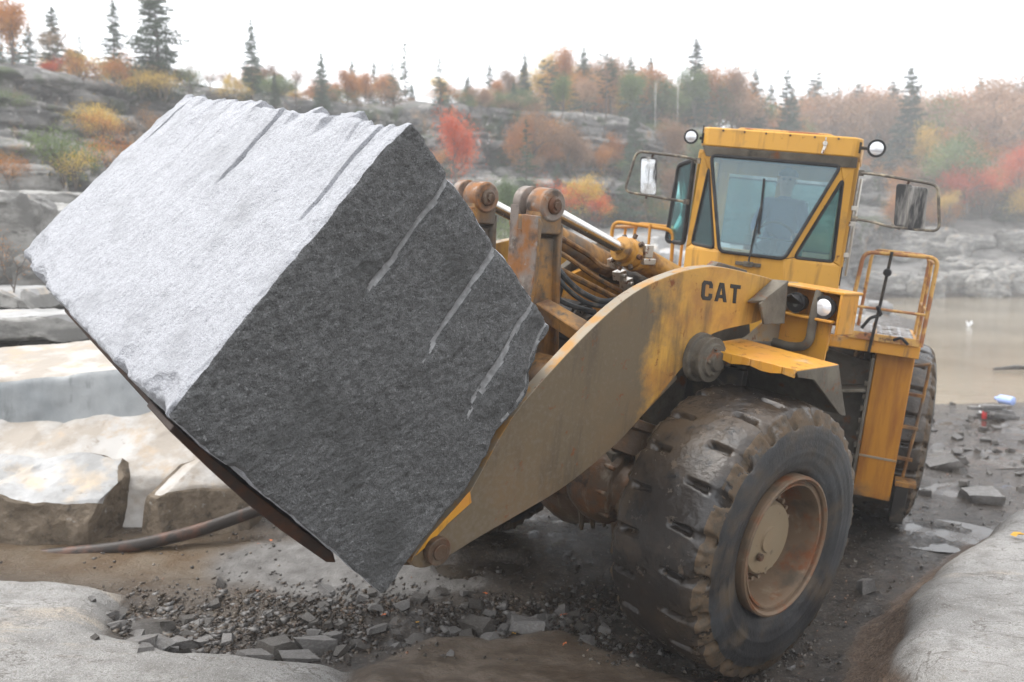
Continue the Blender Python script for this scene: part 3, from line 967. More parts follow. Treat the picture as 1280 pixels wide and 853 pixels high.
# ---- lift arms
ARM = [(2.50, .045), (2.60, .10), (2.50, .23), (2.30, .39), (2.20, .48), (1.94, .89), (1.58, 1.23), (1.19, 1.53), (.90, 1.69), (.59, 1.79), (.33, 1.84), (.05, 1.855), (-.37, 1.81), (-.74, 1.75),
       (-.80, 1.66), (-.78, 1.57), (-.62, 1.46), (-.47, 1.42), (-.11, 1.38), (.12, 1.31), (.35, 1.10), (.58, .90), (.88, .66), (1.17, .49), (1.45, .36), (1.79, .25), (2.10, .16), (2.34, .08)]
def catmull(P, k=4):
    out = []
    n = len(P)
    for i in range(n):
        p0, p1, p2, p3 = [Vector((*P[j % n], 0)) for j in (i - 1, i, i + 1, i + 2)]
        for s_ in range(k):
            t = s_ / k
            q = .5 * ((2 * p1) + (p2 - p0) * t + (2 * p0 - 5 * p1 + 4 * p2 - p3) * t * t + (3 * p1 - p0 - 3 * p2 + p3) * t ** 3)
            out.append((q.x, q.y))
    return out
ARMS = catmull(ARM, 4)
def arm_mesh(y0, y1, nm):
    """a thick plate: pale scraped rim (edge faces) and dusty sides"""
    m = MB().prism(ARMS, 1, y0, y1)
    me = m.mesh(nm)
    me.materials.append(M['arm'])
    me.materials.append(M['arm_edge'])
    for i, p in enumerate(me.polygons):
        p.material_index = 0 if i < 2 else 1
    return me
arms = []
for s in (1, -1):
    a = link('lift_arm', arm_mesh(s * .91, s * 1.0, 'lift_arm'), None, ldr, FM, .006, 30)
    arms.append(a)
    I4 = Matrix.Identity(4)
    b = MB()
    b.rev((.16, s * 1.0, 1.19), (.16, s * 1.19, 1.19), [(0, .185), (.22, .18), (.24, .155), (.52, .15), (.55, .168), (.68, .165), (.70, .125), (.84, .12), (.86, .075), (1, .07)], 28)
    for k in range(5):
        an = k * 2 * math.pi / 5
        b.cyl((.16 + .095 * math.cos(an), s * 1.15, 1.19 + .095 * math.sin(an)), (.16 + .095 * math.cos(an), s * 1.18, 1.19 + .095 * math.sin(an)), .014, n=6)
    link('pin_boss', b.mesh('pin_boss'), M['grey_mud'], a, I4, .004, 30)
    b = MB()
    b.cyl((2.44, s * .86, .15), (2.44, s * 1.05, .15), .085, n=20)
    b.cyl((2.44, s * 1.05, .15), (2.44, s * 1.065, .15), .05, n=12)
    link('hinge_pin', b.mesh('hinge_pin'), M['rust'], a, I4, .004, 30)
    # worn yellow scuff pad at the tip, a welded plate
    b = MB().prism([(2.22, .475), (2.32, .385), (2.49, .245), (2.58, .14), (2.48, .20), (2.36, .30), (2.20, .40)][::-1], 1, s * 1.0, s * 1.008)
    link('tip_plate', b.mesh('tip_plate'), M['yellow'], a, I4, .002, 30)
    # cover over the arm pivot
    b = MB()
    b.slab([(-.33, s * 1.02, 1.60), (-.36, s * 1.14, 1.63), (-.66, s * 1.14, 1.78), (-.66, s * 1.0, 1.77)][::s], .02)
    b.slab([(-.33, s * 1.14, 1.60), (-.42, s * 1.14, 1.44), (-.70, s * 1.14, 1.44), (-.66, s * 1.14, 1.78)][::s], .02)
    b.cyl((-.60, s * 1.0, 1.56), (-.60, s * 1.03, 1.56), .05, n=18)
    link('pivot_cover', b.mesh('pivot_cover'), M['grey_mud'], a, I4, .004, 30)
    if s > 0:
        def glyph(poly):
            return poly
        C_ = [(0, .18), (.14, 0), (.72, 0), (.86, .16), (.86, .36), (.60, .36), (.60, .24), (.54, .19), (.32, .19), (.27, .24), (.27, .76), (.32, .81), (.54, .81), (.60, .76), (.60, .64), (.86, .64), (.86, .84), (.72, 1), (.14, 1), (0, .82)]
        T_ = [(.30, 0), (.57, 0), (.57, .79), (.87, .79), (.87, 1), (0, 1), (0, .79), (.30, .79)]
        A1 = [(0, 0), (.27, 0), (.33, .22), (.66, .22), (.60, .40), (.385, .40), (.50, .78), (.72, 0), (1.0, 0), (.66, 1), (.33, 1)]
        A1 = [(0, 0), (.27, 0), (.33, .20), (.67, .20), (.73, 0), (1.0, 0), (.68, 1), (.32, 1)]
        hole = [(.39, .38), (.61, .38), (.50, .74)]
        w_ = .152
        def put(poly, u0, nm):
            base = Vector((.225, 0, 1.615))
            ux = Vector((-.998, 0, -.075))
            uz = Vector((.10, 0, .995))
            q = []
            for (u, v) in poly:
                p = base + ux * (u0 + u * w_) + uz * (v * .142)
                q.append((p.x, p.z))
            return q
        for nm, polys, u0 in (('C', [C_], 0.0), ('A', None, .165), ('T', [T_], .350)):
            b = MB()
            if polys:
                b.prism(put(polys[0], u0, nm)[::-1], 1, 1.0005, 1.004)
            else:                                           # A made of two legs and a bar
                for pl_ in ([(0, 0), (.27, 0), (.36, .29), (.405, .45), (.5, .78), (.5, 1), (.32, 1)],
                            [(1, 0), (.73, 0), (.64, .29), (.595, .45), (.5, .78), (.5, 1), (.68, 1)][::-1]):
                    b.prism(put(pl_, u0, nm)[::-1], 1, 1.0005, 1.004)
                b.prism(put([(.325, .19), (.675, .19), (.625, .37), (.375, .37)], u0, nm)[::-1], 1, 1.0005, 1.0044)
            link('letter_' + nm.lower(), b.mesh('letter'), M['letter'], a, I4, 0, 0)
ct = MB()
ct.rev((1.18, -.91, .95), (1.18, .91, .95), [(0, .19), (1, .19)], 24)
fp('cross_tube', ct, 'yellow_rust')
br = MB()
br.slab([(1.30, .40, 1.42), (1.18, .40, 1.45), (.98, .91, 1.26), (1.12, .91, 1.20)], .10)
fp('cross_brace', br, 'yellow_rust')
br = MB()
br.slab([(1.38, -.40, 1.40), (1.26, -.40, 1.45), (.98, -.91, 1.26), (1.12, -.91, 1.20)][::-1], .10)
fp('cross_brace', br, 'yellow_rust')

# ---- bellcrank levers and tilt cylinders
def lever(y0, y1):
    px_, pz = 1.235, 2.18
    m = MB()
    yc = (y0 + y1) / 2
    web = [(px_ + .125, pz), (1.345, 1.95), (1.335, 1.72), (1.36, 1.45), (1.42, 1.0), (1.30, .72), (1.02, .80), (1.03, 1.2), (1.055, 1.40), (1.09, 1.72), (1.11, 1.95), (px_ - .125, pz)]
    m.prism([(x if z > 1.0 or 1 else x, z) for x, z in web if z < 2.05] + [(1.13, 2.06), (1.33, 2.06)][:0], 1, y0 + .004, y1 - .045)
    m.prism([(1.12, 1.98), (1.35, 1.98), (1.335, 2.14), (1.135, 2.14)], 1, y0 + .128, y1 - .006)
    # flanges left and right of the web
    m.prism([(1.36, 2.1), (1.345, 1.95), (1.335, 1.72), (1.36, 1.45), (1.42, 1.0), (1.39, .95), (1.325, 1.45), (1.30, 1.72), (1.31, 1.95), (1.31, 2.06)], 1, y0, y1)
    m.prism([(1.115, 2.06), (1.11, 1.95), (1.09, 1.72), (1.055, 1.40), (1.03, 1.2), (1.02, .95), (1.06, .95), (1.075, 1.2), (1.095, 1.40), (1.13, 1.72), (1.15, 1.95)], 1, y0 + .02, y1 + .004)
    o = fp('tilt_lever', m, 'yellow_rust', .012)
    d = MB()
    for a0, a1 in ((y0 - .01, y0 + .075), (y0 + .135, y1 + .012)):
        d.rev((px_, a0, pz), (px_, a1, pz), [(0, .104), (.08, .114), (.92, .114), (1, .104)], 32)
    d.rev((px_, y0 + .07, pz), (px_, y0 + .14, pz), [(0, .07), (1, .07)], 20)
    d.prism([(1.365, 2.16), (1.35, 1.95), (1.342, 1.72), (1.368, 1.45), (1.43, 1.0), (1.40, .98), (1.34, 1.45), (1.315, 1.72), (1.32, 1.95), (1.33, 2.1)], 1, y0 - .004, y0 + .085)
    d.prism([(1.365, 2.10), (1.35, 1.95), (1.342, 1.72), (1.368, 1.45), (1.43, 1.0), (1.40, .98), (1.34, 1.45), (1.315, 1.72), (1.32, 1.95), (1.33, 2.1)], 1, y0 + .125, y1 - .004)
    d.prism([(1.364, 2.0), (1.35, 1.95), (1.342, 1.72), (1.368, 1.45), (1.43, 1.0), (1.40, .98), (1.34, 1.45), (1.315, 1.72), (1.32, 1.95)], 1, y0 + .08, y0 + .13)
    fp('pin_drum', d, 'drum', .004, o)
    k = MB()
    k.rev((px_, y1 + .012, pz), (px_, y1 + .04, pz), [(0, .062), (.6, .06), (1, .045)], 20)
    k.cyl((px_, y1 + .04, pz), (px_, y1 + .055, pz), .03, n=6)
    fp('pin_cap', k, 'rust', .003, o)
    return o
lever(.13, .42)
lever(-.59, -.30)

def cyl_assembly(y, rust):
    A = Vector((1.235, y, 2.18))
    Dr = Vector((-.9545, 0, -.2985)).normalized()
    Dr = (Vector((-.55, y, 1.645)) - Vector((1.10, y, 2.17))).normalized()
    m = MB()
    m.cyl(A - Dr * .0, A + Dr * (1.0 if not rust else .55), .047, n=20)
    ro = fp('tilt_rod', m, 'chrome', 0)
    s0 = .93 if not rust else .47
    m = MB()
    m.rev(A + Dr * s0, A + Dr * (s0 + 1.75), [(0, .060), (.004, .098), (.022, .102), (.024, .090), (.05, .090), (.052, .116), (.085, .116), (.087, .100), (.105, .100), (.107, .122), (.125, .122), (.127, .104), (.98, .104), (1, .07)], 28)
    co = fp('tilt_cylinder', m, 'yellow_oily' if not rust else 'yellow_rust', .003)
    # head bolts
    w = Dr.orthogonal().normalized()
    v = Dr.cross(w)
    for k in range(8):
        a = k * math.pi / 4 + .2
        m = MB()
        c = A + Dr * (s0 + .10) + (w * math.cos(a) + v * math.sin(a)) * .118
        m.cyl(c, c + (w * math.cos(a) + v * math.sin(a)) * .035, .020, n=6)
        fp('head_bolt', m, 'rust', 0, co)
    m = MB()
    c = A + Dr * (s0 + .22)
    m.box(c + Vector((0, .09, .06)), (.09, .07, .10))
    m.box(c + Vector((-.02, .10, -.02)), (.14, .05, .05))
    fp('port_block', m, 'steelw' if not rust else 'yellow_rust', .006, co)
    return co
cyl_assembly(.275, False)
cyl_assembly(-.445, True)
# steel lines and fittings between the cylinders
ln = MB()
ln.tube([(.78, -.10, 1.98), (.30, -.08, 1.80), (.20, .0, 1.70), (.12, .05, 1.74)], .024, 8, round_=.08)
ln.tube([(.98, -.05, 1.90), (.62, -.05, 1.80), (.32, .02, 1.64), (-.05, .05, 1.50)], .020, 8, round_=.08)
ln.tube([(.80, -.2, 1.76), (.40, -.15, 1.62), (-.10, -.1, 1.44)], .026, 8, round_=.08)
fp('steel_line', ln, 'yellow_rust', 0)
ln = MB()
for c in ((.14, .05, 1.76), (.06, .05, 1.66), (0, .08, 1.60), (-.04, .06, 1.53)):
    ln.box(c, (.085, .08, .075), Matrix.Rotation(.3, 3, 'Y'))
    ln.cyl(Vector(c) + Vector((0, .03, 0)), Vector(c) + Vector((0, .07, 0)), .018, n=6)
ln.box((.13, .1, 1.84), (.11, .03, .16), Matrix.Rotation(.25, 3, 'Y'))
ln.tube([(.04, .08, 1.64), (-.02, .12, 1.50), (-.10, .12, 1.47)], .022, 8, round_=.05)
fp('hose_fitting', ln, 'steelw', .004)
for pts, r_ in (([(.80, .02, 1.76), (.73, .1, 1.64), (.55, .1, 1.53), (.31, .1, 1.45), (.12, .1, 1.46), (-.10, .12, 1.53)], .024),
                ([(.80, .06, 1.66), (.72, .1, 1.57), (.58, .1, 1.49), (.44, .1, 1.435), (.26, .1, 1.41), (.05, .1, 1.45)], .020),
                ([(.82, .0, 1.55), (.70, .05, 1.45), (.52, .05, 1.40), (.30, .05, 1.36)], .020)):
    fp('hydraulic_hose', MB().tube(pts, r_, 10, round_=.16, res=6), 'hose', 0)
# lift cylinders
for s in (1, -1):
    A = Vector((.16, s * .80, 1.17))
    B = Vector((1.02, s * .80, .58))
    B = Vector((.98, s * .80, .62))
    m = MB()
    m.rev(A, B, [(0, .06), (1, .06)], 18)
    fp('lift_rod', m, 'grey_mud', 0)
    m = MB()
    m.prism([(.28, 1.10), (.24, 1.0), (.80, .60), (.95, .68)], 1, s * .80, s * .90)
    m.cyl((.48, s * .90, .93), (.48, s * .915, .93), .016, n=8)
    fp('frame_gusset', m, 'arm_edge')

# ---- bucket floor (stone fork) under the block, in front-frame coordinates
W2F = (LM @ FM).inverted()
bkt = {k: W2F @ Vector(v) for k, v in BC.items()}
def shear(m, y0=.93):
    m.v = [(x + (y0 - y) * -.036, y, z + (y0 - y) * .094) for x, y, z in m.v]
    return m
BUM = mk('bucket underside steel', (0.040, 0.024, 0.017), .6, 0, [((.09, .035, .015), 5, .48, .66, 5, .7)], [(20, .4, .01, 5)])
m = MB()
m.prism([(3.98, 1.005), (3.78, .79), (3.55, .555), (3.38, .40), (3.22, .265), (3.10, .165), (3.04, .15), (3.06, .21), (3.3, .42), (3.6, .69), (3.96, 1.03)], 1, .55, .90)
m.prism([(3.90, .925), (3.72, .745), (3.55, .585), (3.38, .43), (3.20, .28), (3.02, .16), (2.86, .06), (2.66, .02), (2.62, .10), (2.72, .15), (2.86, .06), (3.2, .345), (3.6, .70), (3.90, .96)], 1, -1.5, .549)
fp('bucket_floor', shear(m), BUM, .006)
m = MB()
m.prism([(2.66, .12), (2.46, .24), (2.01, .94), (1.66, 1.42), (1.58, 1.38), (1.94, .86), (2.40, .18), (2.60, .05)], 1, -1.85, .50)
fp('bucket_back', shear(m), 'yellow_rust')
for y in (-1.0, -.3, .40):
    m = MB()
    m.prism([(2.40, .18), (1.94, .86), (1.58, 1.38), (1.50, 1.30), (1.66, .95), (2.20, .20)], 1, y - .03, y + .03)
    fp('bucket_rib', shear(m), 'yellow_rust')
for s_ in (1, -1):
    m = MB().prism([(2.60, .02), (2.62, .14), (2.50, .30), (2.36, .22), (2.36, .06), (2.46, -.01)], 1, s_ * .70, s_ * .85)
    fp('hinge_ear', m, 'yellow_rust')

# ---- front fenders
for s in (1, -1):
    m = MB()
    y0, y1 = .92, 1.76
    rag = [(.10 + .012 * math.sin(i * 2.3) , y0 + (y1 - y0) * i / 10) for i in range(11)]
    top = [(x, y, 1.262 - .02 * abs(y - 1.3)) for x, y in rag] + [(-.47, y1, 1.262), (-.47, y0, 1.29)]
    top = [(x, y * s, z) for x, y, z in top]
    m.slab(top[::s], .02 * 1)
    for i in range(10):
        (xa, ya), (xb, yb) = rag[i], rag[i + 1]
        za = 1.2 - .012 * math.sin(i * 1.9)
        zb = 1.2 - .012 * math.sin((i + 1) * 1.9)
        m.slab([(xa + .002, ya * s, 1.262), (xa + .002, ya * s, za), (xb + .002, yb * s, zb), (xb + .002, yb * s, 1.262)][::-s], .018)
    fe = fp('fender', m, 'yellow', .004)
    m = MB()
    m.prism([(.09, 1.245), (-.47, 1.258), (-.68, .88), (-.66, .86), (-.60, .88), (-.16, 1.17), (.05, 1.20)][::s], 1, s * 1.742, s * 1.762)
    m.slab([(-.474, .93 * s, 1.262), (-.474, 1.75 * s, 1.262), (-.72, 1.75 * s, .86), (-.72, .93 * s, .86)][::s], .02)
    m.slab([(.05, .93 * s, 1.235), (.05, 1.74 * s, 1.20), (-.45, 1.74 * s, 1.235), (-.45, .93 * s, 1.235)][::-s], .015)
    fp('fender_skirt', m, 'grey_mud', .004, fe)
    m = MB()
    m.box((-.25, .86 * s, 1.0), (.10, .14, .50))
    m.box((-.1, 1.0 * s, .95), (.06, .5, .34))
    m.tube([(-.05, .80 * s, 1.0), (.02, 1.05 * s, 1.05), (.0, 1.28 * s, .93)], .012, 6)
    fp('fender_bracket', m, 'dark', .006, fe)

# ---- headlight brackets on the front frame
def headlights(s):
    x = -.92
    m = MB()
    m.box((x - .12, 1.20 * s, 1.725), (.30, .58, .022))                       # top plate
    m.box((x - .10, 1.47 * s, 1.56), (.26, .022, .31))                        # outer side
    m.box((x - .22, 1.20 * s, 1.58), (.02, .56, .27))
    m.box((x - .02, 1.19 * s, 1.50), (.16, .50, .022))
    o = fp('headlight_bracket', m, 'yellow', .006)
    m = MB()
    m.slab([(x + .05, .925 * s, 1.74), (x + .05, .925 * s, 1.50), (x + .40, .93 * s, 1.31), (x + .55, .94 * s, 1.27), (x - .2, .94 * s, 1.25), (x - .22, .925 * s, 1.74)][::s], .022)
    fp('side_plate', m, 'arm_edge', .004, o)
    # clear lamp
    for y, lensm, r_ in ((1.345, 'lamp', .082), (1.10, 'hub', .070)):
        m = MB()
        m.rev((x - .10, y * s, 1.60), (x + .045, y * s, 1.60), [(0, .03), (.3, .06), (.75, r_ + .004), (.9, r_ + .012), (1, r_ + .010), (1.0, r_)], 28)
        h = fp('headlight', m, 'black', 0, o)
        m = MB()
        m.rev((x + .034, y * s, 1.60), (x + .058, y * s, 1.60), [(0, r_), (.6, r_ * .75), (1, .0001)], 28, False)
        if y > 1.2:
            fp('lens', m, lensm, 0, o)
        else:
            m = MB()
            m.slab([(x + .05, (y - .07) * s, 1.60), (x + .12, (y - .06) * s, 1.64), (x + .13, (y) * s, 1.675), (x + .12, (y + .06) * s, 1.64), (x + .05, (y + .07) * s, 1.60), (x, y * s, 1.68)][::s], .015)
            fp('lamp_hood', m, 'black', .003, o)
            fp('lens', MB().rev((x + .034, y * s, 1.585), (x + .05, y * s, 1.585), [(0, r_), (1, .0001)], 20, False), 'interior', 0, o)
    m = MB()
    m.tube([(x, 1.27 * s, 1.72), (x + .04, 1.27 * s, 1.52), (x + .03, 1.27 * s, 1.28), (x + .02, 1.10 * s, 1.235), (x + .04, .95 * s, 1.25)], .036, 12, round_=.12, res=6)
    fp('guard_pipe', m, 'grey_mud', 0, o)
    m = MB()
    m.slab([(x - .02, .95 * s, 1.50), (x - .02, 1.40 * s, 1.50), (x - .02, 1.38 * s, 1.10), (x - .02, .96 * s, 1.16)][::-s], .02)
    m.box((x + .03, 1.02 * s, 1.16), (.06, .07, .10))
    fp('lower_plate', m, 'yellow', .004, o)
headlights(1)
headlights(-1)

# ------------------------------------------------------------------ rear frame: cab
I4 = Matrix.Identity(4)
def V3(*a): return Vector(a)
def bridge(m, outer, inner, th=.03):
    n = len(outer)
    for i in range(n):
        j = (i + 1) % n
        q = [outer[i], outer[j], inner[j], inner[i]]
        if (Vector(inner[i]) - Vector(inner[j])).length < 1e-4: q = [outer[i], outer[j], inner[i]]
        m.slab(q, th)
def rounded(poly, r, k=4):
    P = [Vector(p) for p in poly]
    out = []
    for i, p in enumerate(P):
        a, b = P[i - 1], P[(i + 1) % len(P)]
        A = p + (a - p).normalized() * r
        B = p + (b - p).normalized() * r
        for s_ in range(k + 1):
            t = s_ / k
            out.append(A.lerp(p, t).lerp(p.lerp(B, t), t))
    return out
# windshield (y, z, x): counter-clockwise seen from the front (+x)
TLw, TRw, BRw, BLw = V3(-.03, -.585, 2.765), V3(-.03, .605, 2.765), V3(.10, .245, 1.865), V3(.10, -.365, 1.865)
CTR, CBR = V3(-.07, .725, 2.80), V3(-.27, .735, 1.84)
CTL, CBL = V3(-.07, -.685, 2.80), V3(-.27, -.76, 1.84)
tR = [V3(-.055, .645, 2.63), V3(-.055, .645, 2.63), V3(-.245, .665, 1.875), V3(.03, .325, 1.885)]
tL = [V3(-.055, -.60, 2.63), V3(-.055, -.60, 2.63), V3(-.245, -.695, 1.895), V3(.03, -.43, 1.885)]
cabm = MB()
bridge(cabm, [TRw, BRw, CBR, CTR][::1], [tR[0], tR[3], tR[2], tR[0]][::1], .03)
bridge(cabm, [TLw, BLw, CBL, CTL][::-1], [tL[0], tL[3], tL[2], tL[0]][::-1], .03)
# lower front wall and chamfers
def wall(m, top, bot, th=.03):
    for i in range(len(top) - 1):
        m.slab([top[i], bot[i], bot[i + 1], top[i + 1]], th)
low = [V3(-.30, -.76, 1.62), V3(.07, -.40, 1.62), V3(.07, .27, 1.62), V3(-.30, .74, 1.62)]
wall(cabm, [CBL, BLw, BRw, CBR], low)
low2 = [V3(-.30, -.76, 1.00), V3(.02, -.50, 1.00), V3(.02, .50, 1.00), V3(-.30, .74, 1.00)]
lowi = [V3(-.302, -.755, 1.617), V3(.052, -.40, 1.617), V3(.052, .27, 1.617), V3(-.302, .735, 1.617)]
wall(cabm, lowi, low2)
cabm.box((-.86, .735, 1.42), (1.12, .03, .84))
cabm.box((-.86, -.735, 1.42), (1.12, .03, .84))
for x in (-.34, -1.44):
    for y in (.735, -.735):
        cabm.box((x, y, 2.32), (.075, .05, .98))
for y in (.735, -.735):
    cabm.box((-.89, y, 2.80), (1.16, .045, .06))
# rear wall with a wide window
cabm.box((-1.46, 0, 1.42), (.03, 1.42, .84))
cabm.box((-1.46, 0, 2.74), (.03, 1.42, .16))
for y in (-.66, .0, .66): cabm.box((-1.462, y, 2.24), (.03, .14, .86))
cab = rp('cab', cabm, 'yellow_cab', .008)
m = MB()
m.slab([V3(-.005, -.68, 2.85), V3(-.025, -.64, 2.755), V3(-.025, .66, 2.755), V3(-.005, .71, 2.85)], .03)
m.slab([V3(-.005, .71, 2.85), V3(-.025, .66, 2.755), V3(-.07, .742, 2.76), V3(-.07, .742, 2.85)], .03)
rp('header_strip', m, 'grey_mud', .004, cab)
m = MB()
m.box((-.88, 0, 1.36), (1.1, 1.42, .04))
m.box((.0 - .12, -.05, 1.62), (.22, .7, .34))
m.box((-1.2, 0, 2.82), (.5, 1.38, .03))
rp('cab_floor', m, 'interior', .01, cab)
# roof with a front visor box
m = MB()
roofp = rounded([(0, -.655, 0), (0, .705, 0), (-.10, .765, 0), (-1.62, .765, 0), (-1.62, -.715, 0), (-.10, -.715, 0)], .03, 2)
m.prism([(p.x, p.y) for p in roofp], 2, 2.852, 3.03)
roof = rp('roof', m, 'yellow_cab', .014, cab)
for y in (-.50, -.30, -.10, .12, .34, .55):
    rp('roof_bolt', MB().cyl((-.004, y, 3.005), (.006, y, 3.005), .011, n=6), 'rust', 0, roof)
m = MB()
m.tube([(-.55, -.46, 3.03), (-.50, -.42, 3.075), (-.50, .46, 3.075), (-.52, .52, 3.03)], .014, 8, round_=.05)
m.box((-.62, 0, 3.05), (.12, .9, .03))
m.tube([(-.9, -.46, 3.03), (-.9, -.42, 3.10), (-.9, .46, 3.10), (-.9, .52, 3.03)], .014, 8, round_=.05)
rp('roof_rack', m, 'rail', 0, roof)
m = MB()
m.cyl((.0, .44, 2.955), (.03, .44, 2.955), .022, n=10)
m.slab([(.02, .43, 2.94), (.03, .415, 2.86), (.03, .44, 2.86), (.02, .455, 2.94)], .012)
m.box((.025, .44, 2.985), (.012, .012, .05))
rp('washer_nozzle', m, 'steelw', .002, roof)

def pane(name, pts, mat, thick_frame=.026, r_=.05, parent=cab):
    P = rounded(pts, r_, 4)
    fr = MB().tube([tuple(p) for p in P], thick_frame / 2, 8, closed=True)
    f = rp(name, fr, 'black', 0, parent)
    m = MB()
    m.slab([tuple(p) for p in P], .006)
    link('pane', m.mesh('pane'), M[mat], f, I4, 0, 0)
    return f
off = V3(.012, 0, 0)
pane('windshield', [TLw + off, BLw + off, BRw + off, TRw + off], 'windshield', .034, .055)
pane('corner_window', [tR[0] + V3(0, -.005, .02), tR[3], tR[2]], 'glass', .034, .045)
pane('corner_window', [tL[0] + V3(0, .005, .02), tL[2], tL[3]], 'glass', .034, .045)
pane('side_window', [V3(-.40, .745, 2.76), V3(-.40, .745, 1.86), V3(-1.39, .745, 1.86), V3(-1.39, .745, 2.76)], 'glass', .03, .04)
pane('rear_window', [V3(-1.47, .06, 2.62), V3(-1.47, .60, 2.62), V3(-1.47, .60, 1.90), V3(-1.47, .06, 1.90)], 'glass', .02, .04)
pane('rear_window', [V3(-1.47, -.60, 2.62), V3(-1.47, -.06, 2.62), V3(-1.47, -.06, 1.90), V3(-1.47, -.60, 1.90)], 'glass', .02, .04)
# right-hand door standing open
m = MB()
dp = [V3(-.18, -.775, 2.72), V3(-.30, -.79, 1.88), V3(-.46, -1.0, 1.88), V3(-.40, -.96, 2.66)]
dd_ = pane('cab_door', dp, 'glass', .05, .05)
# door handles/hinges on the near side
m = MB()
for z in (2.40, 2.25, 1.95):
    m.box((-.33, .775, z), (.06, .05, .045))
m.tube([(-.32, .80, 2.68), (-.32, .80, 1.75)], .013, 8)
rp('door_hinge', m, 'steelw', .004, cab)
m = MB()
m.box((-.36, .752, 2.2), (.05, .02, 1.1))
rp('door_seal', m, 'black', .002, cab)
# wiper
m = MB()
m.tube([(.135, -.075, 1.80), (.135, -.055, 2.15), (.115, -.035, 2.35)], .009, 6)
wp = rp('wiper', m, 'black', 0, cab)
m = MB()
m.box((.088, -.038, 2.33), (.016, .022, .52), Matrix.Rotation(-.12, 3, 'Y') @ Matrix.Rotation(.05, 3, 'X'))
rp('wiper_blade', m, 'black', .002, wp)
m = MB()
m.box((.115, -.08, 1.775), (.05, .09, .05))
m.box((.10, -.08, 1.775), (.03, .24, .035))
m.cyl((.12, -.08, 1.79), (.155, -.08, 1.79), .016, n=8)
rp('wiper_motor', m, 'grey_mud', .004, wp)
# seat, steering wheel
m = MB()
m.box((-.98, .08, 1.78), (.50, .50, .12))
m.box((-1.22, .08, 2.12), (.12, .48, .62), Matrix.Rotation(-.15, 3, 'Y'))
m.cyl((-.98, .08, 1.38), (-.98, .08, 1.74), .12, n=12)
rp('seat', m, 'seat', .03, cab)
m = MB()
c0 = V3(-.42, .08, 2.02)
m.tube([c0 + V3(.06 * math.sin(a), .19 * math.cos(a), .17 * math.sin(a)) for a in [k * math.pi / 10 for k in range(20)]], .014, 8, closed=True)
m.cyl(c0, (-.22, .08, 1.5), .03, n=8)
m.tube([c0 + V3(0, .19, 0), c0 - V3(0, .19, 0)], .012, 6)
rp('steering_wheel', m, 'black', 0, cab)

# ---- lamps on the roof corners
for y, z, r_, dz in ((-.80, 2.925, .068, -1), (.885, 2.945, .077, 1)):
    m = MB()
    m.rev((-.13, y, z), (.01, y, z), [(0, .03), (.4, r_ * .85), (.8, r_ * .98), (.9, r_ * 1.05), (1, r_ * 1.04), (1, r_ * .97)], 28)
    o = rp('work_lamp', m, 'black', 0)
    rp('lens', MB().rev((.0, y, z), (.022, y, z), [(0, r_ * .97), (.6, r_ * .7), (1, .0001)], 28, False), 'lamp', 0, o)
    m = MB()
    yi = -.69 if dz < 0 else .74
    m.tube([(-.08, y - dz * r_, z), (-.08, yi, z)], .016, 8)
    m.box((-.08, yi, z), (.06, .03, .10))
    if dz < 0: m.tube([(-.05, -.70, z), (-.05, -.70, z + .12)], .007, 6)
    rp('lamp_bracket', m, 'dark', .003, o)

# ---- mirrors
def mirror(side, loop, plates):
    m = MB()
    m.tube(loop, .013, 8, round_=.07, res=5)
    a, b = Vector(loop[0]), Vector(loop[-1])
    for q in (a, b):
        m.box(q + V3(-.02, 0, 0), (.07, .05, .05))
    o = rp('mirror_bracket', m, 'mirror_rail', 0)
    for (yc, zc, w_, h_, rot, x, gl) in plates:
        Rr = Matrix.Rotation(rot, 3, 'Z') @ Matrix.Rotation(.0, 3, 'Y')
        P = []
        for dy, dz in ((-w_ / 2, h_ / 2), (-w_ / 2, -h_ / 2), (w_ / 2, -h_ / 2), (w_ / 2, h_ / 2)):
            P.append(Rr @ V3(0, dy + dz * .10 * side * -1 * (-1 if side > 0 else 1) * -1, dz) + V3(x, yc, zc))
        P = rounded(P, .03, 3)
        m = MB().slab([tuple(p) for p in P], .035)
        k = rp('mirror', m, 'mirror_back', .006, o)
        nrm = (P[4] - P[0]).cross(P[8] - P[0]).normalized()
        cen = sum(P, V3(0, 0, 0)) / len(P)
        Q = [cen + (p - cen) * .9 + nrm * .003 for p in P]
        m = MB().slab([tuple(p) for p in Q], .002)
        rp('mirror_glass', m, 'mirror_glass' if gl else 'mirror_back', 0, k)
    m = MB()
    for (yc, zc, w_, h_, rot, x, gl) in plates[:1]:
        m.tube([(x - .02, yc, zc + h_ / 2 - .02), (x - .01, yc + .02, zc + h_ / 2 + .05)], .012, 6)
        m.tube([(x - .02, yc, zc - h_ / 2 + .02), (x - .01, yc + .0, zc - h_ / 2 - .03)], .012, 6)
    rp('mirror_clamp', m, 'rust', 0, o)
    return o
mirror(1, [(.05, .79, 2.715), (.20, .95, 2.705), (.20, 1.43, 2.66), (.20, 1.505, 2.265), (.20, 1.10, 2.262), (.10, .95, 2.29), (.03, .80, 2.30)],
       [(1.180, 2.460, .135, .37, -.15, .17, False), (1.300, 2.440, .150, .38, .25, .21, False)])
mirror(-1, [(.05, -.70, 2.70), (.15, -.78, 2.72), (.20, -1.27, 2.735), (.20, -1.345, 2.34), (.20, -1.0, 2.315), (.05, -.76, 2.30)],
       [(-1.13, 2.505, .165, .37, .25, .17, True)])

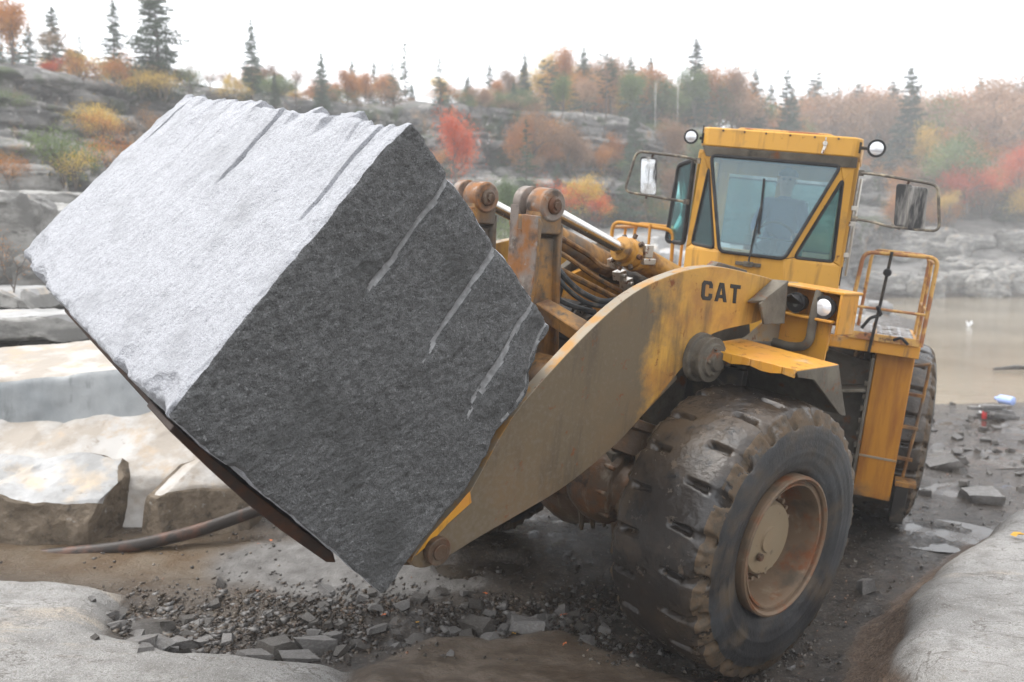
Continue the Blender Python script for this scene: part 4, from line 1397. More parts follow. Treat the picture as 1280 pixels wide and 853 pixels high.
# ---- platforms, rails
for s in (1, -1):
    m = MB()
    m.box((-1.10, s * 1.14, 1.105), (1.45, .86, .12))
    pl = rp('platform', m, 'yellow', .008)
    m = MB()
    for i in range(15): m.box((-.42 - i * .095, s * 1.13, 1.172), (.045, .80, .012))
    for i in range(9): m.box((-1.08, s * (.76 + i * .093), 1.171), (1.38, .02, .010))
    rp('grating', m, 'grating', 0, pl)
rails = []
for s in (1, -1):
    m = MB()
    m.tube([(-.40, s * .88, 1.16), (-.40, s * .93, 2.00), (-.42, s * 1.585, 2.02), (-.42, s * 1.57, 1.16)], .020, 10, round_=.09, res=6)
    o = rp('handrail', m, 'rail' if s > 0 else 'yellow', 0)
    def sub(nm, pts, r_, mat='rail', rd=0):
        rp(nm, MB().tube(pts, r_, 8, round_=rd), mat if s > 0 else 'yellow', 0, o)
    sub('mid_rail', [(-.41, s * .90, 1.47), (-.42, s * 1.575, 1.47)], .014)
    sub('side_rail', [(-.42, s * 1.58, 1.96), (-1.45, s * 1.58, 1.96)], .018)
    sub('side_rail', [(-.42, s * 1.575, 1.50), (-1.45, s * 1.575, 1.50)], .014)
    sub('rear_hoop', [(-1.45, s * 1.0, 1.16), (-1.45, s * 1.02, 2.00), (-1.45, s * 1.585, 2.0), (-1.45, s * 1.57, 1.16)], .018, 'rail', .09)
    sub('post', [(-.95, s * 1.575, 1.96), (-.95, s * 1.57, 1.16)], .016)
    sub('grab_bar', [(-.38, s * 1.175, 2.03), (-.36, s * 1.15, 1.5), (-.34, s * 1.12, 1.05)], .015, 'dark')
    m = MB()
    m.box((-.93, s * 1.16, 1.20), (1.1, .02, .06))
    m.box((-.36, s * 1.22, 1.20), (.02, .66, .07))
    rp('kick_plate', m, 'rail', .003, o)
    if s > 0:
        rp('reflector', MB().prism([(-.0 + .875, 1.44), (.915, 1.44), (.925, 1.48), (.895, 1.53), (.865, 1.48)], 0, -.375, -.36), 'red', .002, o)
        m = MB()
        m.tube([(-.37, 1.17, 1.42), (-.34, 1.08, 1.38), (-.34, 1.02, 1.27)], .016, 8, round_=.03)
        m.tube([(-.37, 1.17, 1.42), (-.34, 1.13, 1.50)], .02, 8)
        m.tube([(-.34, 1.32, 1.20), (-.30, 1.38, 1.24), (-.32, 1.45, 1.18)], .014, 8, round_=.03)
        rp('hose_loop', m, 'black', 0, o)
        rp('grab_knob', MB().rev((-.38, 1.165, 1.83), (-.33, 1.165, 1.83), [(0, .02), (.4, .04), (1, .03)], 12), 'black', 0, o)
# ---- tank with its yellow front panel, recessed bracket beside it
for s in (1, -1):
    m = MB()
    m.box((-.72, s * 1.375, .30), (.34, .355, 1.49))
    tk = rp('side_tank', m, 'panel', .012)
    rp('seam_strip', MB().box((-.545, s * 1.375, -.02), (.012, .357, .022)), 'arm_edge', .002, tk)
    m = MB()
    m.slab([(-.70, s * .74, .98), (-.70, s * .74, -.30), (-.70, s * 1.19, -.42), (-.70, s * 1.19, .90)][::s], .03)
    m.box((-.56, s * 1.175, .30), (.30, .03, 1.38))
    for i in range(9): m.box((-.46, s * 1.15, .72 - i * .125), (.06, .03, .05))
    m.box((-.55, s * .96, .62), (.30, .40, .03), Matrix.Rotation(.2, 3, 'X'))
    rp('step_bracket', m, 'grey_mud', .006, tk)
    # ladder
    m = MB()
    m.tube([(-.86, s * 1.72, .95), (-.86, s * 1.71, .5), (-.88, s * 1.66, -.25)], .016, 8)
    m.tube([(-.80, s * 1.56, .92), (-.86, s * 1.72, .95)], .016, 8)
    for z in (.62, .28, -.05): m.box((-.85, s * 1.63, z), (.05, .17, .03))
    ld = rp('ladder', m, 'yellow_rust', 0)
    m = MB()
    m.box((-.86, s * 1.69, -.30), (.22, .20, .05))
    rp('ladder_step', m, 'yellow_rust', .004, ld)
    m = MB()
    m.box((-.86, s * 1.66, -.52), (.20, .13, .40))
    rp('mud_flap', m, 'dark', .01, ld)
# ---- hood, rear frame, counterweight
m = MB()
m.box((-2.75, 0, 1.05), (2.5, 1.30, 1.25))
hd = rp('engine_hood', m, 'yellow', .04)
m = MB()
for i in range(10): m.box((-2.0 - i * .16, .66, 1.15), (.05, .03, .7))
for i in range(10): m.box((-2.0 - i * .16, -.66, 1.15), (.05, .03, .7))
rp('louvre', m, 'dark', .003, hd)
m = MB()
m.rev((-2.4, -.35, 1.6), (-2.4, -.35, 2.25), [(0, .09), (.6, .09), (.62, .06), (1, .06)], 18)
rp('exhaust_stack', m, 'rust', 0, hd)
m = MB()
m.box((-1.9, 0, .15), (3.9, .9, .6))
m.box((-3.95, 0, .45), (.45, 2.3, .9))
m.prism([(-.1, -.3), (.45, -.12), (.45, .05), (-.1, .4)], 1, -.3, .3)
m.cyl((.0, 0, -.45), (.0, 0, .85), .14, n=16)
rp('rear_frame', m, 'dark', .02)
m = MB()
m.rev((-1.94879, -1.25, 0), (-1.94879, 1.25, 0), [(0, .30), (.12, .30), (.16, .20), (.42, .40), (.58, .40), (.84, .20), (.88, .30), (1, .30)], 20)
rp('rear_axle', m, 'dark', 0)

# ------------------------------------------------------------------ operator in the cab
def skin_person():
    base = LM @ RM
    #      joints: (pos, radius)   frame: x forward, y to the machine's left, z up (relative to axle)
    y0 = .08
    J = {'pel': ((-1.00, y0, 1.93), .145), 'wai': ((-1.03, y0, 2.08), .135), 'che': ((-1.01, y0, 2.26), .155), 'nec': ((-.99, y0, 2.43), .062), 'nk2': ((-.975, y0, 2.49), .055),
         'hd0': ((-.955, y0, 2.555), .078), 'hd1': ((-.955, y0, 2.63), .092), 'hd2': ((-.965, y0, 2.70), .075)}
    for s, t in ((1, 'l'), (-1, 'r')):
        J['sh' + t] = ((-1.0, y0 + s * .17, 2.37), .082)
        J['el' + t] = ((-.86, y0 + s * .25, 2.13), .056)
        J['wr' + t] = ((-.56, y0 + s * .20, 2.07), .038)
        J['pa' + t] = ((-.49, y0 + s * .19, 2.06), .036)
        J['hp' + t] = ((-.96, y0 + s * .10, 1.90), .115)
        J['kn' + t] = ((-.56, y0 + s * .15, 1.90), .078)
        J['an' + t] = ((-.48, y0 + s * .15, 1.50), .052)
        J['to' + t] = ((-.32, y0 + s * .16, 1.44), .045)
    E_ = [('pel', 'wai'), ('wai', 'che'), ('che', 'nec'), ('nec', 'nk2'), ('nk2', 'hd0'), ('hd0', 'hd1'), ('hd1', 'hd2')]
    for t in 'lr':
        E_ += [('che', 'sh' + t), ('sh' + t, 'el' + t), ('el' + t, 'wr' + t), ('wr' + t, 'pa' + t), ('pel', 'hp' + t), ('hp' + t, 'kn' + t), ('kn' + t, 'an' + t), ('an' + t, 'to' + t)]
        s = 1 if t == 'l' else -1
        for k, (dy, dz, ln_) in enumerate(((.030, .01, .85), (.012, .015, 1), (-.008, .012, .95), (-.026, .006, .75))):
            a, b = f'f{t}{k}a', f'f{t}{k}b'
            J[a] = ((-.445, y0 + s * .19 + dy, 2.065 + dz), .0105)
            J[b] = ((-.435 + .015, y0 + s * .19 + dy, 2.035 + dz - .012 * ln_), .009)
            J[a + 'c'] = ((-.445, y0 + s * .19 + dy, 2.005 + dz), .008)
            E_ += [('pa' + t, a), (a, b), (b, a + 'c')]
        J['th' + t] = ((-.46, y0 + s * .19 - s * .045, 2.06), .012)
        E_ += [('pa' + t, 'th' + t)]
    ks = list(J)
    me = bpy.data.meshes.new('person')
    me.from_pydata([J[k][0] for k in ks], [(ks.index(a), ks.index(b)) for a, b in E_], [])
    o = bpy.data.objects.new('person', me)
    col.objects.link(o)
    o.matrix_world = base
    sk = o.modifiers.new('skin', 'SKIN')
    sk.use_smooth_shade = True
    for i, k in enumerate(ks):
        r_ = J[k][1]
        me.skin_vertices[0].data[i].radius = (r_, r_ * (1.15 if k in ('che', 'wai') else 1))
    me.skin_vertices[0].data[0].use_root = True
    ss = o.modifiers.new('sub', 'SUBSURF')
    ss.levels = 1
    ss.render_levels = 2
    # colour by height and reach: head and hands are skin, jacket blue, trousers dark
    m = bpy.data.materials.new('person')
    m.use_nodes = True
    N, Lk = m.node_tree.nodes, m.node_tree.links
    b = N['Principled BSDF']
    tc = N.new('ShaderNodeTexCoord')
    sp = N.new('ShaderNodeSeparateXYZ')
    Lk.new(tc.outputs['Object'], sp.inputs[0])
    def gt(sock, v):
        n = N.new('ShaderNodeMath')
        n.operation = 'GREATER_THAN'
        Lk.new(sock, n.inputs[0])
        n.inputs[1].default_value = v
        return n.outputs[0]
    def mx(f, A, B):
        n = N.new('ShaderNodeMix')
        n.data_type = 'RGBA'
        Lk.new(f, n.inputs[0])
        for q, i in ((A, 6), (B, 7)):
            if isinstance(q, tuple): n.inputs[i].default_value = (*q, 1)
            else: Lk.new(q, n.inputs[i])
        return n.outputs[2]
    c = mx(gt(sp.outputs[2], 1.99), (.03, .035, .05), (.035, .065, .15))
    c = mx(gt(sp.outputs[2], 2.46), c, (.42, .24, .17))
    c = mx(gt(sp.outputs[0], -.535), c, (.42, .24, .17))
    kn = N.new('ShaderNodeMath')
    kn.operation = 'LESS_THAN'
    Lk.new(sp.outputs[2], kn.inputs[0])
    kn.inputs[1].default_value = 1.97
    c = mx(kn.outputs[0], c, (.03, .035, .05))
    Lk.new(c, b.inputs['Base Color'])
    b.inputs['Roughness'].default_value = .8
    me.materials.append(m)
    tag(o, 'person in a dark blue jacket sitting at the wheel behind the cab windshield', 'person')
    # face, ears, cap
    f = MB()
    f.rev((-.872, y0, 2.605), (-.845, y0, 2.595), [(0, .016), (.6, .014), (1, .004)], 8)
    f.rev((-.862, y0 - .018, 2.560), (-.862, y0 + .018, 2.560), [(0, .004), (.3, .007), (.7, .007), (1, .004)], 8)
    for s in (-1, 1):
        f.rev((-.965, y0 + s * .085, 2.61), (-.965, y0 + s * .10, 2.615), [(0, .022), (1, .014)], 10)
    q = link('face', f.mesh('face'), mk('skin', (.42, .24, .17), .6), o, I4, 0, 60)
    f = MB()
    for s in (-1, 1): f.rev((-.885, y0 + s * .032, 2.635), (-.868, y0 + s * .032, 2.635), [(0, .014), (.7, .010), (1, .002)], 8)
    link('eye', f.mesh('eye'), M['black'], o, I4, 0, 60)
    f = MB()
    f.rev((-.965, y0, 2.665), (-.965, y0, 2.755), [(0, .103), (.35, .100), (.75, .075), (1, .02)], 20)
    link('cap', f.mesh('cap'), mk('cap cloth', (.08, .09, .10), .85), o, I4, 0, 60)
    return o
skin_person()

# ------------------------------------------------------------------ rock materials
M['granite_pale'] = mk('pale sawn granite', (0.27, 0.265, 0.255), .6, 0, [((0.40, 0.395, 0.39), 2.2, .42, .62, 6), ((0.46, 0.37, 0.27), 1.6, .55, .70, 5), ((0.22, 0.20, 0.17), 7, .60, .74, 6)], [(9, .4, .02, 6), (60, .4, .004, 3)])
M['granite_cream'] = mk('cream stained granite', (0.31, 0.27, 0.225), .6, 0, [((0.42, 0.40, 0.375), 1.8, .45, .60, 6), ((0.38, 0.29, 0.20), 2.5, .56, .70, 6), ((0.26, 0.22, 0.18), 8, .62, .72, 5)], [(9, .5, .02, 6), (60, .4, .004, 3)])
M['granite_blue'] = mk('blue grey wet granite', (0.20, 0.213, 0.218), .4, 0, [((0.29, 0.30, 0.30), (1.5, 1.5, .6), .42, .62, 6), ((0.16, 0.17, 0.17), (6, 6, 1.2), .58, .72, 5)], [(12, .35, .015, 6), (70, .3, .003, 3)])
M['granite_brown'] = mk('earth stained rough granite', (0.10, 0.075, 0.05), .75, 0, [((0.175, 0.135, 0.095), 4, .44, .62, 6), ((0.04, 0.03, 0.02), 7, .55, .68, 6), ((0.25, 0.23, 0.20), 9, .64, .72, 4)], [(14, .9, .03, 7), (60, .5, .004, 3)])
M['granite_grey'] = mk('weathered ledge granite', (0.14, 0.135, 0.125), .7, 0, [((0.30, 0.29, 0.27), (1.2, 1.2, 3), .44, .60, 6), ((0.10, 0.095, 0.085), (3, 3, 6), .57, .68, 6), ((0.36, 0.25, 0.16), 2.2, .60, .72, 5)], [(9, .7, .03, 7)])
M['stone_dark'] = mk('wet dark stone', (0.050, 0.043, 0.036), .30, 0, [((0.105, 0.095, 0.085), 9, .46, .64, 5), ((0.05, 0.04, 0.032), 6, .56, .7, 5)], [(25, .6, .01, 5)])
M['stone_mid'] = mk('wet grey stone', (0.13, 0.122, 0.115), .42, 0, [((0.21, 0.20, 0.19), 9, .46, .64, 5), ((0.12, 0.10, 0.08), 6, .56, .7, 5)], [(25, .6, .01, 5)])

def rock_disp(seed, amp, scale, rnd=.1, strata=None, cuts=16, cut0=.80, cut1=.96):
    rgp = np.random.default_rng(seed)
    planes = rgp.normal(0, 1, (cuts, 3)) * np.array([1, 1, .8])
    planes /= np.linalg.norm(planes, axis=1, keepdims=True)
    offs = rgp.uniform(cut0, cut1, cuts)
    def f(Q, P):
        d = np.zeros_like(P)
        ext = P.max(0) - P.min(0)
        for k in range(3):
            q_ = fbm(P / scale + seed * 3.7 + k * 11, 5, seed + k, .55)
            d[:, k] += amp * (q_ + 1.3 * (np.abs(fbm(P / scale * .8 + seed + k * 5, 3, seed + 30 + k)) - .25))
        c = P.mean(0)
        e = 1
        for i in range(3): pass
        ed = np.stack([np.minimum(Q[:, i], 1 - Q[:, i]) for i in range(3)], 1)
        ed.sort(axis=1)
        w = np.clip(1 - (ed[:, 0] + ed[:, 1]) / rnd, 0, 1) ** 1.6
        d += (c - P) * (w * rnd * .55 * (1 + fbm(P / scale * 2, 2, seed + 9)))[:, None]
        if strata:
            s = np.floor(P[:, 2] / strata + .6 * fbm(P / 2.5, 2, seed + 20))
            k = _h(s.astype(np.int64), s.astype(np.int64) * 0 + seed, s.astype(np.int64) * 0, 3) - .5
            r = (P - c) * np.array([1, 1, 0])
            r = r / (np.linalg.norm(r, axis=1, keepdims=True) + 1e-6)
            d += r * (k * strata * .9)[:, None]
        for n_, o_ in zip(planes, offs):
            h = (P + d - c) @ n_
            over = np.clip(h - h.max() * o_, 0, None)
            d -= over[:, None] * n_ * .97
        d += (amp * .12) * np.stack([fbm(P / scale * 6 + k * 7, 3, seed + 50 + k) for k in range(3)], 1)
        return d
    return f

def hex_rock(name, C, n, disp, mats, side=None):
    base = np.mean([C[0, 0, 0], C[1, 0, 0], C[0, 1, 0], C[1, 1, 0]], 0)
    me = hexa(C, n, disp, name, base)
    me.shade_smooth()
    me.set_sharp_from_angle(angle=R(22))
    for m_ in mats: me.materials.append(M[m_])
    if side is not None:                 # material index per hexa face a0,a1,b0,b1,c0,c1
        cnt = [n[1] * n[2]] * 2 + [n[0] * n[2]] * 2 + [n[0] * n[1]] * 2
        me.polygons.foreach_set('material_index', np.concatenate([np.full(c, s_) for c, s_ in zip(cnt, side)]).astype(np.int32))
    o = bpy.data.objects.new(name, me)
    col.objects.link(o)
    o.location = Vector(base)
    return o

def boxC(c, d, rz=0, tilt=(0, 0), taper=0, jit=0, rng=random):
    """corners (i along x, j along y, k up) of a box standing on c"""
    Rm = Matrix.Rotation(rz, 3, 'Z') @ Matrix.Rotation(tilt[0], 3, 'X') @ Matrix.Rotation(tilt[1], 3, 'Y')
    C = {}
    for i in (0, 1):
        for j in (0, 1):
            for k in (0, 1):
                t = 1 - taper * k
                v = Vector(((i - .5) * d[0] * t + rng.uniform(-jit, jit), (j - .5) * d[1] * t + rng.uniform(-jit, jit), k * d[2] + rng.uniform(-jit, jit)))
                C[i, j, k] = np.array(Rm @ v + Vector(c))
    return C

# ------------------------------------------------------------------ quarried blocks at the left
def big(C, n, amp, scale, rnd, mats, side, label, seed, cat='boulder', grp=None):
    o = hex_rock('quarried_block' if cat == 'stone block' else 'boulder', C, n, rock_disp(seed, amp, scale, rnd), mats, side)
    return tag(o, label, cat, grp)
A_ = np.array
big({(0, 0, 0): A_((-6.6, 9.2, .3)), (1, 0, 0): A_((-3.3, 9.3, .3)), (0, 0, 1): A_((-6.6, 9.25, 1.60)), (1, 0, 1): A_((-3.9, 9.85, 1.78)),
     (0, 1, 0): A_((-6.9, 11.4, .3)), (1, 1, 0): A_((-3.4, 11.8, .3)), (0, 1, 1): A_((-6.9, 11.3, 2.02)), (1, 1, 1): A_((-4.2, 11.6, 1.95))},
    (90, 60, 50), .06, 1.0, .05, ['granite_blue', 'granite_cream'], (0, 0, 0, 0, 0, 1), 'large blue-grey granite block with a pale cream top, highest of the pile at left', 301, 'stone block')
big({(0, 0, 0): A_((-6.2, 8.6, .2)), (1, 0, 0): A_((-2.75, 8.75, .2)), (0, 0, 1): A_((-6.2, 8.75, .93)), (1, 0, 1): A_((-2.75, 8.95, .70)),
     (0, 1, 0): A_((-6.2, 9.9, .2)), (1, 1, 0): A_((-2.6, 9.9, .2)), (0, 1, 1): A_((-5.6, 9.5, 1.28)), (1, 1, 1): A_((-3.55, 9.9, 1.42))},
    (100, 50, 40), .10, 1.1, .05, ['granite_cream'], None, 'cream-white granite boulder with a smooth sloping face, middle of the pile at left', 302)
big({(0, 0, 0): A_((-6.0, 7.95, .12)), (1, 0, 0): A_((-3.78, 8.25, .20)), (0, 0, 1): A_((-6.0, 8.15, .72)), (1, 0, 1): A_((-3.84, 8.35, .72)),
     (0, 1, 0): A_((-6.0, 9.2, .1)), (1, 1, 0): A_((-3.6, 9.2, .1)), (0, 1, 1): A_((-6.0, 8.95, 1.00)), (1, 1, 1): A_((-3.95, 8.95, .98))},
    (100, 60, 50), .09, .6, .04, ['granite_brown', 'granite_pale'], (0, 0, 0, 0, 0, 1), 'rough boulder with white-grey top and brown broken front face, lower left', 303)
big({(0, 0, 0): A_((-3.72, 8.30, .18)), (1, 0, 0): A_((-2.45, 8.75, .2)), (0, 0, 1): A_((-3.70, 8.45, .74)), (1, 0, 1): A_((-2.50, 8.9, .62)),
     (0, 1, 0): A_((-3.7, 9.3, .2)), (1, 1, 0): A_((-2.4, 9.4, .2)), (0, 1, 1): A_((-3.4, 8.95, .95)), (1, 1, 1): A_((-2.7, 9.2, .92))},
    (70, 50, 44), .06, .8, .08, ['granite_brown', 'granite_cream'], (0, 0, 0, 0, 0, 1), 'smooth brown-faced boulder with cream top, beside the rusty pipe', 304)
big(boxC((-7.3, 12.4, 1.86), (3.2, 1.5, .36), .12), (60, 40, 14), .03, .5, .2, ['granite_grey', 'granite_pale'], (0, 0, 0, 0, 0, 1), 'thin flat granite slab lying on top of the pile at left', 305, 'stone slab')
big(boxC((-8.6, 13.8, 2.22), (3.4, 1.6, .30), -.1), (60, 40, 14), .03, .5, .2, ['granite_grey', 'granite_pale'], (0, 0, 0, 0, 0, 1), 'thin flat granite slab behind the topmost one at left', 306, 'stone slab')
big(boxC((-6.0, 13.6, 1.2), (2.6, 1.6, .75), .3), (50, 40, 20), .05, .6, .2, ['granite_grey'], None, 'grey boulder behind the pile, half hidden by the granite block', 307)
rngk = random.Random(5)
sp_lab = ['weathered ledge block with rusty stain near the left photo edge', 'long pale ledge slab near the left photo edge', 'cracked grey ledge block below the left cliff', 'low flat ledge rock with brown leaves below the left cliff',
          'tall grey ledge block left of the green bush', 'split ledge boulder under the yellow twigs', 'dark undercut ledge block at the left photo edge']
for i, (px_, d, z, w, h_) in enumerate([(20, 15.5, 2.45, 2.6, .8), (-10, 17.5, 3.0, 3.4, .7), (60, 20, 3.3, 3.2, .9), (35, 22, 4.0, 4.5, .55), (5, 25, 4.5, 3.5, 1.0), (-30, 15, 2.9, 2.2, 1.1), (110, 23, 3.9, 3.6, .7)]):
    x = (px_ - 640) / FPX * d
    big(boxC((x, d, z - .35), (w, 1.8, h_ + .35), rngk.uniform(-.3, .3), jit=.15, rng=rngk), (60, 40, 30), .09, .5, .2, ['granite_grey'], None, sp_lab[i], 320 + i)

# rusty pipe and green hook
pp = MB()
P_ = [(-5.0, 8.02, .17), (-4.3, 8.08, .21), (-3.6, 8.15, .26), (-3.0, 8.35, .36), (-2.5, 8.6, .50), (-1.9, 8.8, .62)]
pp.tube(P_, .062, 14, round_=.4, res=5)
po_ = link('drill_pipe', pp.mesh('drill_pipe'), mk('dark rusty pipe', (.035, .027, .022), .5, 0, [((.11, .055, .035), 5, .48, .64, 5)], [(20, .4, .008, 4)]), None, None, 0, 40)
tag(po_, 'bent rusty dark pipe lying at the foot of the brown boulders', 'pipe')
gr = MB().tube([(-5.35, 11.6, 2.36), (-5.30, 11.5, 2.36), (-5.05, 11.55, 2.33), (-4.8, 11.6, 2.34), (-4.55, 11.65, 2.34)], .02, 8, round_=.1)
gr.tube([(-5.32, 11.6, 2.37), (-5.38, 11.5, 2.28), (-5.3, 11.35, 2.22), (-5.1, 11.3, 2.2)], .02, 8, round_=.1)
go_ = link('rope', gr.mesh('rope'), mk('green rope', (.05, .32, .22), .6), None, None, 0, 40)
tag(go_, 'short green rope lying on the flat slab at left', 'rope')

# ------------------------------------------------------------------ foreground slabs on the right ledge
def on_ground(x, y): return zat_(x, y)

# ------------------------------------------------------------------ loose stones in the hollow
def stone_mesh(seed, k=7):
    rg = random.Random(seed)
    C = boxC((0, 0, -.5), (1, 1, 1), rg.uniform(0, 3), (rg.uniform(-.2, .2), rg.uniform(-.2, .2)), rg.uniform(-.1, .3), .22, rg)
    me = hexa(C, (k, k, k), lambda Q, P: .10 * np.stack([fbm(P * 1.6 + seed + 5 * q, 3, seed + q) for q in range(3)], 1), 'stone')
    me.shade_smooth()
    me.set_sharp_from_angle(angle=R(28))
    return me
stm = [stone_mesh(400 + i) for i in range(8)]
for i, me in enumerate(stm): me.materials.append(M['stone_mid' if i % 3 else 'stone_dark'])
def at_ground(px_, py_, zoff=0):
    """ground point seen at a photograph pixel"""
    c, s = math.cos(R(5.5)), math.sin(R(5.5))
    a, b = (px_ - 640) / FPX, -(py_ - 426.5) / FPX
    d = Vector((a, c + b * s, -s + b * c))
    t = 3.0
    for _ in range(400):
        p = Vector((0, 0, CZ)) + d * t
        if p.z < zc(p.x, p.y): break
        t += .05
    return p.x, p.y
def zc(x, y): return float((_tps(np.array([[x, y]]), CP[:, :2]) @ _w)[0]) + 1.0
big_st = [(192, 778, .26, .20, .09, 'flat grey tilted slab stone, leftmost large one in the gravel hollow'), (180, 815, .28, .2, .07, 'flat grey stone in front of the tilted slab in the hollow'),
          (222, 800, .24, .16, .07, 'wedge shaped grey stone right of the flat pair in the hollow'), (345, 808, .32, .22, .10, 'broad grey stone in the middle of the gravel hollow'),
          (400, 800, .25, .17, .14, 'pale pitted stone standing in the gravel hollow'), (315, 830, .20, .14, .10, 'brownish triangular stone at the front of the hollow'),
          (598, 795, .17, .12, .14, 'dark squarish stone at the edge of the brown rock'), (662, 793, .26, .13, .12, 'long brown stone resting against the brown rock'),
          (530, 806, .24, .12, .08, 'flat grey stone wedged under the brown rock edge'), (1083, 742, .16, .13, .13, 'single small grey stone on wet mud right of the front tyre'),
          (260, 790, .14, .10, .06, 'small pale stone between the wedge and broad stones'), (232, 765, .16, .12, .05, 'thin grey stone at the back of the hollow'),
          (380, 826, .22, .12, .09, 'dark wet stone at the front right of the hollow'), (1225, 625, .4, .3, .18, 'rounded grey stone on the mud bank at right'), (1180, 585, .4, .3, .16, 'low dark stone on the mud near the rear tyre')]
rs = random.Random(11)
for i, (px_, py_, a, b, c, lab) in enumerate(big_st):
    x, y = at_ground(px_, py_)
    o = bpy.data.objects.new('stone', stm[i % 8])
    col.objects.link(o)
    o.location = (x, y, zat_(x, y) + c * .30)
    o.scale = (a, b, c)
    o.rotation_euler = (rs.uniform(-.2, .2), rs.uniform(-.2, .2), rs.uniform(-.6, .6))
    tag(o, lab, 'stone')
pts = []
for i in range(120):
    u = rs.random()
    px_ = 120 + 640 * u + rs.gauss(0, 15)
    py_ = 790 + rs.gauss(0, 1) * (24 - 10 * u) - 12 * u
    pts.append((px_, py_, rs.uniform(.035, .10)))
for i in range(60): pts.append((rs.uniform(1150, 1290), rs.uniform(505, 620), rs.uniform(.04, .13)))
gsm = [stone_mesh(450 + i, 3) for i in range(6)]
for i, me in enumerate(gsm): me.materials.append(M['stone_mid' if i % 2 else 'stone_dark'])
for i, (px_, py_, s_) in enumerate(pts):
    x, y = at_ground(px_, min(py_, 850))
    o = bpy.data.objects.new('stone', gsm[i % 6] if i < 120 else gsm[(i % 3) * 2])
    col.objects.link(o)
    k = s_ * (1 if y < 12 else y / 12)
    o.location = (x, y, zat_(x, y) + k * .15)
    o.scale = (k * rs.uniform(.8, 1.4), k, k * rs.uniform(.4, .8))
    o.rotation_euler = (rs.uniform(-.4, .4), rs.uniform(-.4, .4), rs.uniform(0, 6))
    far_ = i >= 120
    tag(o, 'small broken stone among many on the dark mud bank beside the pond' if far_ else 'small broken stone among many in the foreground gravel hollow', 'stone',
        'small stones on the mud bank' if far_ else 'small broken stones in the gravel hollow')
# gravel: one mesh of many chips
def gravel(n, region, smin, smax, mat, seed):
    rg = np.random.default_rng(seed)
    ico = np.array([(1, 1, 1), (1, -1, -1), (-1, 1, -1), (-1, -1, 1)], float)
    f0 = np.array([(0, 1, 2), (0, 3, 1), (0, 2, 3), (1, 3, 2)])
    x, y = region(rg, n)
    n = len(x)
    z = zat(x, y)
    s = rg.uniform(smin, smax, n) ** 1.0
    V = []
    jit = ico[None] + rg.normal(0, .45, (n, 4, 3))
    jit[:, :, 2] *= .7
    V = jit * s[:, None, None] + np.stack([x, y, z + s * .2], 1)[:, None, :]
    F = f0[None] + 4 * np.arange(n)[:, None, None]
    me = npmesh('gravel', V.reshape(-1, 3), F.reshape(-1, 3), smooth=False)
    me.materials.append(mat)
    o = bpy.data.objects.new('gravel', me)
    col.objects.link(o)
    return tag(o, kind='stuff')
def reg_pit(rg, n):
    u = rg.random(n)
    x = -3.5 + 5.6 * u + rg.normal(0, .15, n)
    y = 6.72 + .15 * u + rg.normal(0, .27, n)
    _, P2, T2, B2, _, _ = zones(x, y)
    k = (P2 < -.05) & (B2 < .0) & (fbm(np.stack([x, y, x * 0], 1) * 2.2, 3, 177) > rg.normal(-.12, .10, n))
    return x[k], y[k]
def reg_mud(rg, n):
    y = 6 + rg.random(n) ** 1.3 * 13
    x = rg.uniform(-4.2, 1, n) * 0 + rg.uniform(-.62, .62, n) * y
    L2, P2, T2, B2, _, _ = zones(x, y)
    k = (P2 < -.05) & (L2 < -.05) & (fbm(np.stack([x, y, x * 0], 1) * 1.1, 3, 77) > -.08)
    return x[k], y[k]
gravel(1800, reg_pit, .006, .028, M['stone_mid'], 1)
gravel(3200, reg_pit, .006, .022, mk('muddy brown chips', (.062, .045, .032), .4, 0, [((.12, .095, .07), 7, .45, .6, 3)]), 5)
gravel(9000, reg_pit, .004, .013, mk('wet dark chips', (.055, .045, .038), .3, 0, [((.20, .13, .09), 8, .55, .66, 3)]), 2)
gravel(6000, reg_mud, .004, .015, M['stone_dark'], 3)
gravel(1300, reg_mud, .005, .014, mk('pale chips', (.22, .19, .16), .5, 0, [((.30, .16, .10), 5, .55, .62, 3)]), 4)

# fallen leaves
lf = MB().add([(0, 0, 0), (.35, .5, .05), (.1, .55, .12), (0, 1.1, .05), (-.12, .55, .10), (-.4, .45, .02), (-.22, .12, .1)], [(0, 1, 2), (0, 2, 3, 4), (0, 4, 5, 6)])
lme = lf.mesh('fallen_leaf')
lm2 = lme.copy()
lme.materials.append(mk('orange leaf', (.62, .17, .05), .6))
lm2.materials.append(mk('yellow leaf', (.62, .36, .06), .6))
leaf_l = [(700, 766, .065, 'orange-red fallen leaf in the mud between the tip of the arm and the front tyre'), (707, 828, .05, 'small orange leaf on the brown bedrock at bottom centre'), (644, 806, .045, 'yellow leaf at the back edge of the brown bedrock'),
          (610, 750, .045, 'small orange leaf below the lift arm tip'), (743, 755, .035, 'tiny red leaf left of the front tyre tread'), (520, 778, .05, 'pale orange leaf in the gravel under the block corner'), (483, 770, .05, 'peach coloured leaf in the gravel left of the block corner'),
          (308, 832, .04, 'brown-orange leaf among the hollow stones'), (1272, 690, .16, 'rust coloured curled leaf on the pale ledge at the right photo edge'), (340, 680, .05, 'yellow leaf near the bend of the rusty pipe'), (325, 684, .04, 'small orange leaf beside the rusty pipe')]
for i, (px_, py_, s_, lab) in enumerate(leaf_l):
    x, y = at_ground(px_, py_)
    if px_ == 1272: x, y = 4.45, 7.72
    o = bpy.data.objects.new('fallen_leaf', lme if i % 3 != 2 else lm2)
    col.objects.link(o)
    o.location = (x, y, zat_(x, y) + .025)
    o.scale = (s_,) * 3
    o.rotation_euler = (rs.uniform(-.3, .3), rs.uniform(-.3, .3), rs.uniform(0, 6))
    tag(o, lab, 'leaf')

